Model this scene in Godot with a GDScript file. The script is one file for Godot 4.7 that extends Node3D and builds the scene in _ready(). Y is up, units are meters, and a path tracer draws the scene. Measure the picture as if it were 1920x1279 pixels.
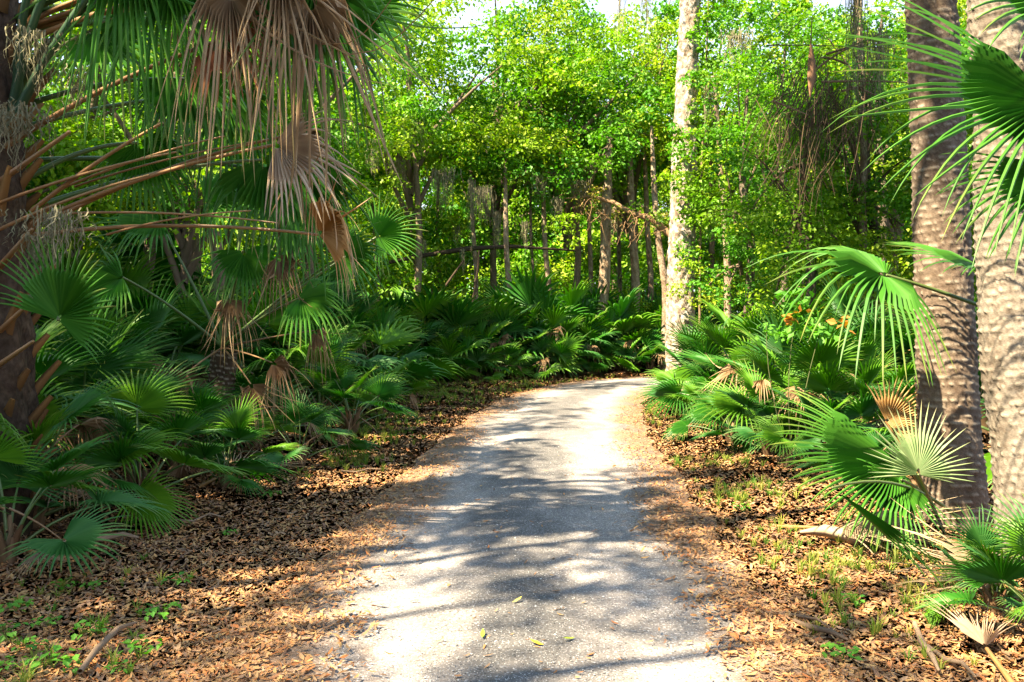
extends Node3D
# A shaded gravel lane through Florida hammock: palms, palmettos, vine-hung oaks, leaf litter.

const FOCAL := 1507.0                 # photo pixels
const CAM := Vector3(0, 1.6, 0)
const PITCH := 0.0265
var mats := {}
var used := {}
var noise := FastNoiseLite.new()
var road: Array[Vector3] = []         # centre line of the lane
var fans := {}                        # frond variants shared between plants
var crowns := []
var canopy := [Color(0.22, 0.36, 0.012), Color(0.11, 0.29, 0.012), Color(0.31, 0.40, 0.018), Color(0.065, 0.22, 0.014)]   # wild grape and oak leaves
var sabal := [Color(0.03, 0.13, 0.012), Color(0.065, 0.2, 0.02)]   # green palm leaf
var trunk_kinds := []

# ------------------------------------------------------------------ mesh builder
class MB:
	var v := PackedVector3Array()
	var n := PackedVector3Array()
	var c := PackedColorArray()
	var ix := PackedInt32Array()
	func add(p: Vector3, col: Color) -> int:
		v.append(p); c.append(col)
		return v.size() - 1
	func addn(p: Vector3, nn: Vector3, col: Color) -> int:
		v.append(p); n.append(nn); c.append(col)
		return v.size() - 1
	func tri(a: int, b: int, d: int) -> void:
		ix.append(a); ix.append(b); ix.append(d)
	func quad(a: int, b: int, d: int, e: int) -> void:
		ix.append(a); ix.append(b); ix.append(d)
		ix.append(a); ix.append(d); ix.append(e)
	func mesh(m: Material) -> ArrayMesh:
		var a := []
		a.resize(Mesh.ARRAY_MAX)
		a[Mesh.ARRAY_VERTEX] = v
		if n.size() == v.size(): a[Mesh.ARRAY_NORMAL] = n
		a[Mesh.ARRAY_COLOR] = c
		a[Mesh.ARRAY_INDEX] = ix
		var am := ArrayMesh.new()
		am.add_surface_from_arrays(Mesh.PRIMITIVE_TRIANGLES, a)
		am.surface_set_material(0, m)
		return am

func rng(s: int) -> RandomNumberGenerator:
	var r := RandomNumberGenerator.new()
	r.seed = s * 7919 + 13
	return r

# ------------------------------------------------------------------ naming
func numbered(called: String) -> String:
	if not used.has(called):
		used[called] = 0
		return called
	used[called] += 1
	return "%s_%03d" % [called, used[called]]

func tag(o: Node, label: String, category: String, group := "", kind := "") -> void:
	if label: o.set_meta("label", label)
	if category: o.set_meta("category", category)
	if group: o.set_meta("group", group)
	if kind: o.set_meta("kind", kind)

func thing(called: String, label: String, category: String, at := Vector3.ZERO, turn := 0.0, group := "") -> Node3D:
	var o := Node3D.new()
	o.name = numbered(called)
	add_child(o)
	o.position = at
	o.rotation.y = turn
	tag(o, label, category, group)
	return o

func part(called: String, m: Mesh, parent: Node) -> MeshInstance3D:
	var o := MeshInstance3D.new()
	o.name = called
	o.mesh = m
	parent.add_child(o, true)
	return o

func single(called: String, m: Mesh, label: String, category: String, at := Vector3.ZERO, group := "", kind := "") -> MeshInstance3D:
	var o := MeshInstance3D.new()
	o.name = numbered(called)
	o.mesh = m
	add_child(o)
	o.position = at
	tag(o, label, category, group, kind)
	return o

# ------------------------------------------------------------------ photo pixel helpers (direction from the pixel, depth given)
func px(x: float, y: float, d: float) -> Vector3:
	var f := Vector3(0, -sin(PITCH), -cos(PITCH))
	var u := Vector3(0, cos(PITCH), -sin(PITCH))
	return CAM + f * d + Vector3.RIGHT * ((x - 960.0) / FOCAL * d) + u * ((639.5 - y) / FOCAL * d)

func on_ground(x: float, y: float) -> Vector3:
	var a := px(x, y, 1.0) - CAM
	var p := CAM + a * (-CAM.y / a.y)
	return Vector3(p.x, ground_h(p.x, p.z), p.z)

func road_dist(x: float, z: float) -> float:
	var best := 1e9
	for i in road.size() - 1:
		var a := Vector2(road[i].x, road[i].z)
		var b := Vector2(road[i + 1].x, road[i + 1].z)
		var q := Geometry2D.get_closest_point_to_segment(Vector2(x, z), a, b)
		best = minf(best, q.distance_to(Vector2(x, z)))
	return best

func ground_h(x: float, z: float) -> float:
	var d := road_dist(x, z)
	var e := smoothstep(1.0, 3.2, d)
	return -0.03 + e * (0.09 + 0.09 * noise.get_noise_2d(x * 14.0, z * 14.0)) + smoothstep(3, 9, d) * 0.12

# ------------------------------------------------------------------ materials
func mat(called: String, rough: float, spec := 0.5, back := Color.BLACK) -> StandardMaterial3D:
	var m := StandardMaterial3D.new()
	m.resource_name = called
	m.vertex_color_use_as_albedo = true
	m.roughness = rough
	m.metallic_specular = spec
	m.cull_mode = BaseMaterial3D.CULL_DISABLED
	if back != Color.BLACK:
		m.backlight_enabled = true
		m.backlight = back
	return m

func noise_tex(freq: float, seed_: int, as_normal := false, size := 512, lo := 0.0, hi := 1.0, strength := 6.0) -> NoiseTexture2D:
	var f := FastNoiseLite.new()
	f.seed = seed_
	f.frequency = freq
	f.fractal_octaves = 5
	var t := NoiseTexture2D.new()
	t.width = size; t.height = size
	t.seamless = true
	t.noise = f
	t.as_normal_map = as_normal
	t.bump_strength = strength
	if not as_normal:
		var g := Gradient.new()
		g.set_color(0, Color(lo, lo, lo)); g.set_color(1, Color(hi, hi, hi))
		t.color_ramp = g
	return t

func make_materials() -> void:
	mats.leaf = mat("tree_leaf", 0.5, 0.4, Color(0.85, 0.95, 0.35))
	mats.fan = mat("palm_leaf", 0.48, 0.35, Color(0.6, 0.75, 0.2))
	mats.dead = mat("dry_palm_leaf", 0.75, 0.3, Color(0.5, 0.42, 0.3))
	mats.stalk = mat("palm_stalk", 0.45, 0.5)
	mats.moss = mat("hanging_moss", 0.95, 0.1, Color(0.4, 0.4, 0.35))
	mats.wood = mat("wood", 0.9, 0.2)
	mats.bark = mat("bark", 0.92, 0.2)
	mats.bark.normal_enabled = true
	mats.bark.normal_texture = noise_tex(0.03, 4, true)
	mats.bark.normal_scale = 1.4
	mats.bark.albedo_texture = noise_tex(0.035, 5, false, 512, 0.62, 1.0)
	mats.bark.uv1_triplanar = true
	mats.bark.uv1_world_triplanar = true
	mats.bark.uv1_scale = Vector3(1.6, 0.7, 1.6)
	mats.palmbark = mat("palm_bark", 0.92, 0.2)
	mats.palmbark.normal_enabled = true
	mats.palmbark.normal_texture = noise_tex(0.05, 14, true)
	mats.palmbark.normal_scale = 0.6
	mats.palmbark.albedo_texture = noise_tex(0.05, 15, false, 512, 0.6, 1.0)
	mats.palmbark.uv1_triplanar = true
	mats.palmbark.uv1_world_triplanar = true
	mats.palmbark.uv1_scale = Vector3(3.0, 5.0, 3.0)
	mats.litter = mat("fallen_leaves", 0.7, 0.35, Color(0.35, 0.3, 0.2))
	mats.grass = mat("grass_blades", 0.55, 0.4, Color(0.7, 0.9, 0.3))
	mats.stone = mat("shell_gravel", 0.8, 0.3)
	mats.soil = mat("soil", 0.95, 0.2)
	mats.soil.normal_enabled = true
	mats.soil.normal_texture = noise_tex(0.05, 24, true)
	mats.soil.normal_scale = 1.5
	mats.soil.albedo_texture = noise_tex(0.06, 25, false, 512, 0.45, 1.0)
	mats.soil.uv1_triplanar = true
	mats.soil.uv1_world_triplanar = true
	mats.soil.uv1_scale = Vector3(1.3, 1.3, 1.3)

# ------------------------------------------------------------------ tubes
func tube(mb: MB, pts: Array, radii: Array, sides: int, col: Color, col2 := Color(-1, 0, 0), flat := 1.0, cap := true) -> void:
	var start := mb.v.size()
	var ref := Vector3(0.31, 0.12, 0.94)
	for i in pts.size():
		var a: Vector3 = pts[maxi(i - 1, 0)]
		var b: Vector3 = pts[mini(i + 1, pts.size() - 1)]
		var t := (b - a).normalized()
		var s := t.cross(ref)
		if s.length() < 0.05: s = t.cross(Vector3.UP)
		s = s.normalized()
		var u := s.cross(t).normalized()
		ref = u.cross(s).lerp(u, 0.0) if false else ref
		var cc := col if col2.r < 0 else col.lerp(col2, float(i) / (pts.size() - 1))
		var r: float = radii[i]
		for k in sides:
			var w := TAU * k / sides
			var nn := s * cos(w) + u * sin(w) * flat
			mb.addn(pts[i] + nn * r, nn.normalized(), cc)
	for i in pts.size() - 1:
		for k in sides:
			var a := start + i * sides + k
			var b := start + i * sides + (k + 1) % sides
			mb.quad(a, b, b + sides, a + sides)
	if cap:
		for e in [0, pts.size() - 1]:
			var t: Vector3 = (pts[1] - pts[0]) * -1.0 if e == 0 else pts[e] - pts[e - 1]
			var m := mb.addn(pts[e], t.normalized(), mb.c[start + e * sides])
			for k in sides:
				var a: int = start + e * sides + k
				var b: int = start + e * sides + (k + 1) % sides
				mb.tri(m, a, b)

func bez(a: Vector3, b: Vector3, c: Vector3, n: int) -> Array:
	var o := []
	for i in n + 1:
		var t := float(i) / n
		o.append(a.lerp(b, t).lerp(b.lerp(c, t), t))
	return o

func taper(r0: float, r1: float, n: int) -> Array:
	var o := []
	for i in n + 1: o.append(lerpf(r0, r1, float(i) / n))
	return o

# ------------------------------------------------------------------ palm fronds
# One pleated fan: segments fused near the hub, free and drooping further out.
func blade(mb: MB, hub: Vector3, ax: Vector3, nrm: Vector3, rad: float, o: Dictionary) -> void:
	var r := rng(o.get("seed", 1))
	var n: int = o.get("n", 34)
	var spread: float = o.get("spread", 2.0)
	var fuse: float = o.get("fuse", 0.45)
	var droop: float = o.get("droop", 0.8)
	var fold: float = o.get("fold", 0.25)
	var free: int = o.get("steps", 4)
	var tint: Array = o.get("tint", [Color(0.035, 0.115, 0.022), Color(0.055, 0.16, 0.028)])
	var tipc: Color = o.get("tip", Color(0.22, 0.2, 0.06))
	var tips: float = o.get("tips", 0.35)
	var bend: float = o.get("bend", 1.2)
	var crook: float = o.get("crook", 0.1)          # how unevenly segments hang
	ax = ax.normalized()
	nrm = (nrm - ax * nrm.dot(ax)).normalized()
	var side := ax.cross(nrm).normalized()
	var fused := 2
	var total := fused + free
	var hues := []
	for i in n: hues.append((tint[0] as Color).lerp(tint[1], r.randf()))
	var cup: float = o.get("cup", 0.0)
	var path := func(th: float, len_: float, extra: float, wob: float) -> Array:
		var d: Vector3 = (ax * cos(th) + side * sin(th) + nrm * fold * absf(sin(th * 0.5)) ).normalized()
		var pts := [hub + d * rad * 0.03 + ax * rad * 0.06 * maxf(0.0, cos(th))]
		var cur: Vector3 = pts[0]
		var dir := d
		for j in range(1, total + 1):
			var t0 := 0.03 if j == 1 else (fuse * (j - 1) / fused if j <= fused else fuse + (1.0 - fuse) * (j - 1 - fused) / free)
			var t1 := fuse * j / fused if j <= fused else fuse + (1.0 - fuse) * (j - fused) / free
			var tm := (t0 + t1) * 0.5
			var g := droop * (0.18 * tm if j <= fused else 0.18 * fuse + pow((tm - fuse) / (1.0 - fuse), bend) * (0.75 + extra))
			dir = (d + Vector3.DOWN * g + side * wob * maxf(0.0, tm - fuse) * 1.4 + nrm * cup * tm).normalized()
			cur += dir * len_ * (t1 - t0)
			pts.append(cur)
		return pts
	var lens := []
	for k in n + 1: lens.append(rad * (0.76 + 0.24 * cos((lerpf(-spread, spread, float(k) / n)) * 0.85)))
	var bi := []
	for k in n + 1:
		var th := lerpf(-spread, spread, float(k) / n)
		var p: Array = path.call(th, lens[k], 0.0, 0.0)
		var row := []
		var cc: Color = hues[mini(k, n - 1)]
		for j in fused + 1:
			row.append(mb.add(p[j] - nrm * rad * 0.012 * (j + 0.3), cc))
		bi.append(row)
	for i in n:
		var th := lerpf(-spread, spread, (i + 0.5) / n)
		var len_: float = (lens[i] + lens[i + 1]) * 0.5 * r.randf_range(0.9, 1.06)
		if r.randf() < o.get("broken", 0.04): len_ *= r.randf_range(0.6, 0.85)
		var wob := r.randfn(0.0, crook)
		var p: Array = path.call(th, len_, r.randfn(0.0, crook * 2.0), wob)
		var cc: Color = hues[i]
		var tipcol := cc.lerp(tipc, r.randf_range(0.3, 1.0) if r.randf() < tips else 0.1)
		var tang := (side * cos(th) - ax * sin(th)).normalized()
		var wf: float = (spread * 2.0 / n) * len_ * fuse * 0.5
		var ce := []
		for j in fused + 1: ce.append(mb.add(p[j] + nrm * rad * 0.012 * (j + 0.3), cc))
		for j in fused:
			mb.quad(bi[i][j], ce[j], ce[j + 1], bi[i][j + 1])
			mb.quad(ce[j], bi[i + 1][j], bi[i + 1][j + 1], ce[j + 1])
		var la: int = bi[i][fused]
		var ca: int = ce[fused]
		var ra: int = bi[i + 1][fused]
		for j in range(1, free):
			var t := float(j) / free
			var w := wf * (1.0 - 0.25 * t) * sqrt(1.0 - t * 0.92) * 0.92
			var q: Vector3 = p[fused + j]
			var k2 := cc.lerp(tipcol, t * t)
			var l2 := mb.add(q - tang * w - nrm * w * 0.55, k2)
			var c2 := mb.add(q + nrm * w * 0.25, k2)
			var r2 := mb.add(q + tang * w - nrm * w * 0.55, k2)
			mb.quad(la, ca, c2, l2)
			mb.quad(ca, ra, r2, c2)
			la = l2; ca = c2; ra = r2
		var tip := mb.add(p[total], tipcol)
		mb.tri(la, ca, tip)
		mb.tri(ca, ra, tip)

func stalk_mesh(a: Vector3, b: Vector3, c: Vector3, r0: float, r1: float, col: Color, col2: Color, sides := 5, n := 8) -> ArrayMesh:
	var mb := MB.new()
	tube(mb, bez(a, b, c, n), taper(r0, r1, n), sides, col, col2)
	return mb.mesh(mats.stalk)

# A frond variant in the plane x-y, its stalk rising from the origin at elevation el (degrees).
func fan_variant(kind: String, el: float, seed_: int, o: Dictionary) -> Dictionary:
	var r := rng(seed_)
	var len_: float = o.get("stalk", 0.8) * r.randf_range(0.85, 1.15)
	var e0 := deg_to_rad(minf(el + 14, 86))
	var e1 := deg_to_rad(el - 14 + r.randf_range(-8, 8))
	var a := Vector3(0.02, 0.0, 0)
	var b := a + Vector3(cos(e0), sin(e0), 0) * len_ * 0.5
	var c := b + Vector3(cos(e1), sin(e1), r.randf_range(-0.1, 0.1)) * len_ * 0.5
	var ax := (c - b).normalized()
	var tilt: float = o.get("tilt", r.randf_range(-0.5, 0.25))
	ax = ax.rotated(Vector3(0, 0, 1), tilt)
	var nrm := Vector3(-ax.y, ax.x, r.randf_range(-0.5, 0.5))
	var mb := MB.new()
	o = o.duplicate()
	o.seed = seed_ + 500
	o.spread = o.get("spread", 2.0) * r.randf_range(0.85, 1.1)
	o.droop = o.get("droop", 0.7) * r.randf_range(0.6, 1.4)
	o.fold = r.randf_range(0.1, 0.55)
	blade(mb, c, ax, nrm, o.get("rad", 0.55) * r.randf_range(0.88, 1.1), o)
	var sc: Color = o.get("stalkcol", Color(0.06, 0.12, 0.025))
	var rr: float = o.get("thick", 0.011)
	return {"blade": mb.mesh(mats.dead if kind.begins_with("dead") else mats.fan), "stalk": stalk_mesh(a, b, c, rr * 1.6, rr * 0.8, sc.lerp(Color(0.13, 0.09, 0.04), 0.35), sc, 5, 6)}

func make_fans() -> void:
	var deadtint := [Color(0.20, 0.115, 0.05), Color(0.36, 0.25, 0.14)]
	var tints := [[Color(0.02, 0.11, 0.01), Color(0.04, 0.16, 0.014)], [Color(0.026, 0.115, 0.02), Color(0.045, 0.15, 0.03)], [Color(0.055, 0.17, 0.008), Color(0.1, 0.24, 0.012)]]
	var s := 1
	for res in ["near", "far"]:
		for el in [80, 64, 48, 32, 14]:
			var list := []
			for k in 4:
				s += 1
				list.append(fan_variant("fan", el, s, {"n": 32 if res == "near" else 20, "steps": 4 if res == "near" else 3, "stalk": 0.75, "rad": 0.55, "spread": 1.95, "droop": 0.75 if el > 40 else 1.1, "fuse": 0.42 if res == "near" else 0.55, "tint": tints[(s + k) % 3], "tip": Color(0.2, 0.2, 0.05), "thick": 0.0095}))
			fans["%s_%d" % [res, el]] = list
		for el in [30, 0, -40]:
			var list := []
			for k in 3:
				s += 1
				list.append(fan_variant("dead", el, s, {"n": 24 if res == "near" else 18, "steps": 4 if res == "near" else 3, "stalk": 0.65, "rad": 0.52, "spread": 1.5, "droop": 3.6, "bend": 0.7, "fuse": 0.34, "crook": 0.35, "broken": 0.25, "tint": deadtint, "tip": Color(0.3, 0.24, 0.17), "stalkcol": Color(0.22, 0.12, 0.05), "tilt": -0.5, "thick": 0.009}))
			fans["%s_dead_%d" % [res, el]] = list

func stump_mesh(seed_: int) -> ArrayMesh:
	var r := rng(seed_)
	var mb := MB.new()
	for k in 9:
		var az := k * 2.4 + r.randf()
		var d := Vector3(cos(az), 0, sin(az))
		var h := 0.03 + 0.02 * k
		tube(mb, bez(d * 0.02 + Vector3.UP * (h - 0.1), d * 0.07 + Vector3.UP * (h + 0.05), d * r.randf_range(0.07, 0.16) + Vector3.UP * (h + 0.17), 3), [0.05, 0.04, 0.028, 0.012], 5, Color(0.10, 0.055, 0.03).lerp(Color(0.2, 0.13, 0.07), r.randf()))
	return mb.mesh(mats.wood)

var stumps := []

func palmetto(at: Vector3, size: float, label: String, group: String, seed_: int, res := "near", count := 11, dead := 2, lean := 0.0, called := "saw_palmetto") -> Node3D:
	var r := rng(seed_)
	var t := thing(called, label, "palmetto", at, 0.0, group)
	var st := part("stem", stumps[seed_ % stumps.size()], t)
	st.scale = Vector3.ONE * size
	st.rotation.y = r.randf() * TAU
	var az := r.randf() * TAU
	for k in count:
		var f := (k + 0.5) / count
		var els := [80, 64, 48, 32, 14]
		var el: int = els[clampi(int(f * 5.0 + r.randf_range(-0.5, 0.5)), 0, 4)]
		var list: Array = fans["%s_%d" % [res, el]]
		az += 2.4 + r.randf_range(-0.35, 0.35)
		frond(t, list[r.randi() % list.size()], "frond", az, size * r.randf_range(0.8, 1.12), Vector3(0, 0.06 * size, 0), r.randf_range(-0.12, 0.12) + lean)
	for k in dead:
		var list: Array = fans["%s_dead_%d" % [res, [30, 0, -40][r.randi() % 3]]]
		az += 1.9 + r.randf_range(-0.3, 0.3)
		var h := 0.25 * size if r.randf() < 0.5 else 0.45 * size
		frond(t, list[r.randi() % list.size()], "dry_frond", az, size * r.randf_range(0.7, 1.0), Vector3(0, h, 0), 0.0)
	return t

func frond(t: Node3D, v: Dictionary, called: String, az: float, size: float, off: Vector3, roll := 0.0) -> MeshInstance3D:
	var b := part(called, v.blade, t)
	b.position = off
	b.basis = Basis(Vector3.UP, az) * Basis(Vector3(1, 0, 0), roll) * Basis.from_scale(Vector3.ONE * size)
	part("stalk", v.stalk, b)
	return b

# A frond of a named palm: stalk from base to hub, blade pointing at tip, upper face turned to face.
func own_frond(t: Node3D, called: String, base: Vector3, hub: Vector3, tip: Vector3, face: Vector3, rad: float, o: Dictionary) -> void:
	var mb := MB.new()
	var off := t.position
	var inv := Basis(Vector3.UP, -t.rotation.y)
	var b2 := inv * (base - off)
	var h2 := inv * (hub - off)
	var dead: bool = called.begins_with("dry")
	if dead and not o.has("tint"): o.tint = [Color(0.20, 0.12, 0.06), Color(0.37, 0.27, 0.17)]
	blade(mb, h2, inv * (tip - hub), inv * face, rad, o)
	var m := part(called, mb.mesh(mats.dead if dead else mats.fan), t)
	if o.has("label"): m.set_meta("label", o.label)
	var sc: Color = o.get("stalkcol", Color(0.23, 0.12, 0.04) if dead else Color(0.05, 0.11, 0.025))
	var mid: Vector3 = (b2 + h2) * 0.5 + Vector3.UP * o.get("arch", 0.12)
	var th: float = o.get("thick", 0.016)
	part("stalk", stalk_mesh(b2, mid, h2, th * o.get("base", 1.8), th, sc, sc.lerp(Color(0.3, 0.2, 0.08), 0.2), 6, 10), m)

# ------------------------------------------------------------------ palm trunk with leaf-scar rings
func palm_trunk(base: Vector3, top: Vector3, r0: float, r1: float, seed_: int, tone: Color, tone2: Color, bulge := 0.0) -> ArrayMesh:
	var mb := MB.new()
	var f := FastNoiseLite.new()
	f.seed = seed_
	f.frequency = 1.0
	f.fractal_octaves = 3
	var h := (top - base).length()
	var rows := int(h / 0.017)
	var sides := 84
	var lean := (top - base) / h
	var s := lean.cross(Vector3(0, 0, 1)).normalized()
	var u := s.cross(lean).normalized()
	var lips := PackedFloat32Array()
	var grid: Array[Vector3] = []
	for i in rows + 1:
		var y := h * i / rows
		var t := y / h
		var wander := Vector3(f.get_noise_1d(y * 0.35), 0, f.get_noise_1d(y * 0.35 + 50)) * 0.05
		for k in sides:
			var w := TAU * k / sides
			var d := s * cos(w) + u * sin(w)
			var big := f.get_noise_3d(cos(w) * 1.2, y * 1.6, sin(w) * 1.2)
			var yy := y + 0.022 * f.get_noise_3d(cos(w) * 1.6, y * 0.8, sin(w) * 1.6) + 0.012 * sin(w * 2.0 + y)
			var ph := fposmod(yy / 0.058, 1.0)
			var mask := smoothstep(-0.5, -0.1, f.get_noise_3d(cos(w) * 1.8 + 9.0, floor(yy / 0.058) * 0.7, sin(w) * 3.0))
			var ledge := (pow(ph, 5.0) - 0.17) * 0.016 * mask
			lips.append(mask * smoothstep(0.78, 0.92, ph))
			var crack := f.get_noise_3d(cos(w) * 22.0, y * 3.0 + floor(yy / 0.058) * 3.1, sin(w) * 22.0)
			var fiss := -0.01 * smoothstep(0.22, 0.42, crack)
			var fine := 0.005 * f.get_noise_3d(cos(w) * 16.0, y * 28.0, sin(w) * 16.0)
			var rr := lerpf(r0, r1, pow(t, 0.8)) * (1.0 + 0.05 * big + bulge * exp(-t * 9.0)) + ledge + fiss + fine
			grid.append(base + lean * y + wander + d * rr)
	for i in rows + 1:
		for k in sides:
			var a := grid[mini(i + 1, rows) * sides + k] - grid[maxi(i - 1, 0) * sides + k]
			var b := grid[i * sides + (k + 1) % sides] - grid[i * sides + (k + sides - 1) % sides]
			var nn := b.cross(a).normalized()
			var p := grid[i * sides + k]
			var blot := clampf(0.5 + 0.9 * f.get_noise_3d(p.x * 4.0, p.y * 2.5, p.z * 4.0), 0, 1)
			var spot := f.get_noise_3d(p.x * 26.0, p.y * 40.0, p.z * 26.0)
			var cc := tone.lerp(tone2, blot)
			cc = cc.lerp(Color(0.11, 0.07, 0.045), clampf(spot * 1.4, 0, 0.6))
			cc = cc.lerp(Color(0.54, 0.46, 0.35), 0.75 * lips[i * sides + k])   # frayed pale lips of the leaf scars
			mb.addn(p, nn if nn.dot(p - base - lean * lean.dot(p - base)) > 0 else -nn, cc)
	for i in rows:
		for k in sides:
			var a := i * sides + k
			var b := i * sides + (k + 1) % sides
			mb.quad(a, b, b + sides, a + sides)
	return mb.mesh(mats.palmbark)

# ------------------------------------------------------------------ tree trunks with flaking bark
func bark_trunk(pts: Array, radii: Array, seed_: int, tone: Color, tone2: Color, rough := 0.05, sides := 48, rows_per_m := 22.0, flare := 0.5) -> ArrayMesh:
	var mb := MB.new()
	var f := FastNoiseLite.new()
	f.seed = seed_
	f.frequency = 1.0
	f.fractal_octaves = 3
	var cur := Curve3D.new()
	for i in pts.size():
		var tn: Vector3 = (pts[mini(i + 1, pts.size() - 1)] - pts[maxi(i - 1, 0)]) * 0.18
		cur.add_point(pts[i], -tn, tn)
	var len_ := cur.get_baked_length()
	var rows := maxi(int(len_ * rows_per_m), 6)
	var grid: Array[Vector3] = []
	for i in rows + 1:
		var t := float(i) / rows
		var p := cur.sample_baked(t * len_)
		var q := cur.sample_baked(minf(t * len_ + 0.05, len_))
		var q0 := cur.sample_baked(maxf(t * len_ - 0.05, 0))
		var tn := (q - q0).normalized()
		var s := tn.cross(Vector3(0, 0, 1)).normalized()
		var u := s.cross(tn).normalized()
		var ri := t * (radii.size() - 1)
		var r := lerpf(radii[int(ri)], radii[mini(int(ri) + 1, radii.size() - 1)], ri - int(ri))
		for k in sides:
			var w := TAU * k / sides
			var d := s * cos(w) + u * sin(w)
			var x := p + d * r
			var cell := f.get_noise_3d(x.x * 9.0, x.y * 4.0, x.z * 9.0)
			var big := f.get_noise_3d(cos(w) + seed_, t * len_ * 0.6, sin(w))
			var fl := flare * exp(-t * len_ * 2.2) * (0.6 + 0.5 * sin(w * 5.0 + seed_))
			grid.append(p + d * r * (1.0 + rough * 2.2 * cell + 0.1 * big + fl))
	for i in rows + 1:
		for k in sides:
			var a := grid[mini(i + 1, rows) * sides + k] - grid[maxi(i - 1, 0) * sides + k]
			var b := grid[i * sides + (k + 1) % sides] - grid[i * sides + (k + sides - 1) % sides]
			var p := grid[i * sides + k]
			var blot := clampf(0.5 + 1.3 * f.get_noise_3d(p.x * 7.0, p.y * 5.0, p.z * 7.0), 0, 1)
			mb.addn(p, b.cross(a).normalized() * -1.0, tone.lerp(tone2, blot))
	for i in rows:
		for k in sides:
			var a := i * sides + k
			var b := i * sides + (k + 1) % sides
			mb.quad(a, b, b + sides, a + sides)
	return mb.mesh(mats.bark)

# ------------------------------------------------------------------ foliage
func leaf(mb: MB, p: Vector3, n: Vector3, s: float, col: Color, r: RandomNumberGenerator, slim := 0.36) -> void:
	var t := n.cross(Vector3(r.randf() - 0.5, r.randf() - 0.5, r.randf() - 0.5)).normalized()
	t = (t + Vector3.DOWN * 0.35).normalized()
	var b := t.cross(n).normalized()
	var a0 := mb.add(p, col)
	var a1 := mb.add(p + t * s * 0.45 + b * s * slim + n * s * 0.1, col)
	var a2 := mb.add(p + t * s, col)
	var a3 := mb.add(p + t * s * 0.45 - b * s * slim + n * s * 0.1, col)
	mb.tri(a0, a1, a2)
	mb.tri(a0, a2, a3)

func ball(r: RandomNumberGenerator) -> Vector3:
	var z := r.randf_range(-1, 1)
	var a := r.randf() * TAU
	var q := sqrt(1.0 - z * z)
	return Vector3(q * cos(a), z, q * sin(a))

func pick(pal: Array, r: RandomNumberGenerator) -> Color:
	var a: Color = pal[r.randi() % pal.size()]
	var b: Color = pal[r.randi() % pal.size()]
	return a.lerp(b, r.randf())

# leaves gathered in clumps; hubs = [[centre, radius], ...]
func foliage(hubs: Array, per: int, size: float, pal: Array, seed_: int, squash := 0.7, dark := 0.25) -> ArrayMesh:
	var r := rng(seed_)
	var mb := MB.new()
	for h in hubs:
		var c: Vector3 = h[0]
		var cr: float = h[1]
		var base := pick(pal, r)
		var subs := []
		for k in 7: subs.append([c + ball(r) * cr * Vector3(0.75, 0.75 * squash, 0.75), cr * r.randf_range(0.3, 0.6)])
		for l in int(per * cr * cr):
			var sb: Array = subs[l % 7]
			var d := ball(r)
			if d.y < -0.2 and r.randf() < 0.6: d.y = -d.y
			var sr: float = sb[1]
			var p: Vector3 = sb[0] + d * Vector3(1.2, squash, 1.2) * sr * pow(r.randf(), 0.4)
			var n := (d * 0.55 + Vector3.UP * 0.55 + ball(r) * 0.6).normalized()
			var col := base * r.randf_range(1.0 - dark, 1.0 + dark)
			leaf(mb, p, n, size * r.randf_range(0.6, 1.3), col, r)
	return mb.mesh(mats.leaf)

func crown_hubs(seed_: int, rx: float, ry: float, count: int, cr: float) -> Array:
	var r := rng(seed_)
	var o := []
	for k in count:
		var d := ball(r)
		if d.y < -0.5: d.y *= 0.5
		var q := 0.35 + 0.65 * pow(r.randf(), 0.5)
		var bump := 1.0 + 0.28 * noise.get_noise_3d(d.x * 40.0 + seed_ * 9.0, d.y * 40.0, d.z * 40.0)
		o.append([d * Vector3(rx, ry, rx) * q * bump, cr * r.randf_range(0.65, 1.35)])
	return o

func make_crowns() -> void:
	for k in 8:
		var hubs := crown_hubs(30 + k, 3.2, 3.6, 62, 0.85)
		crowns.append(foliage(hubs, 420, 0.125, canopy, 60 + k))
		# trunk and limbs that reach into that crown (crown centre at height 0 here)
		var mb := MB.new()
		var r := rng(90 + k)
		for j in 16:
			var h: Vector3 = hubs[j * 3][0]
			var a := Vector3(0, -3.4 + r.randf() * 3.6, 0)
			var m := (a + h) * 0.5 + Vector3.UP * 0.4 + ball(r) * 0.4
			tube(mb, bez(a, m, h, 7), taper(0.09, 0.018, 7), 6, Color(0.16, 0.12, 0.085))
		trunk_kinds.append(mb.mesh(mats.wood))

# tree whose crown is one of the shared ones
func tree(called: String, label: String, group: String, at: Vector3, lift: float, wide: float, tall: float, kind: int, seed_: int, tr := 0.16, tone := Color(0.2, 0.15, 0.1)) -> Node3D:
	var r := rng(seed_)
	var t := thing(called, label, "tree", at, r.randf() * TAU, group)
	var top := Vector3(r.randf_range(-0.4, 0.4), lift + 1.2 * tall, r.randf_range(-0.4, 0.4))
	var mid := Vector3(r.randf_range(-0.5, 0.5), lift * 0.5, r.randf_range(-0.5, 0.5))
	part("trunk", bark_trunk([Vector3(0, -0.2, 0), mid, Vector3(0, lift, 0), top], [tr * 1.2, tr, tr * 0.8, tr * 0.25], seed_, tone, tone * 1.7, 0.05, 16, 5.0, 0.3), t)
	var l := part("limbs", trunk_kinds[kind], t)
	var c := part("crown", crowns[kind], t)
	for o in [l, c]:
		o.position = Vector3(0, lift, 0)
		o.scale = Vector3(wide, tall, wide)
	return t

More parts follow.
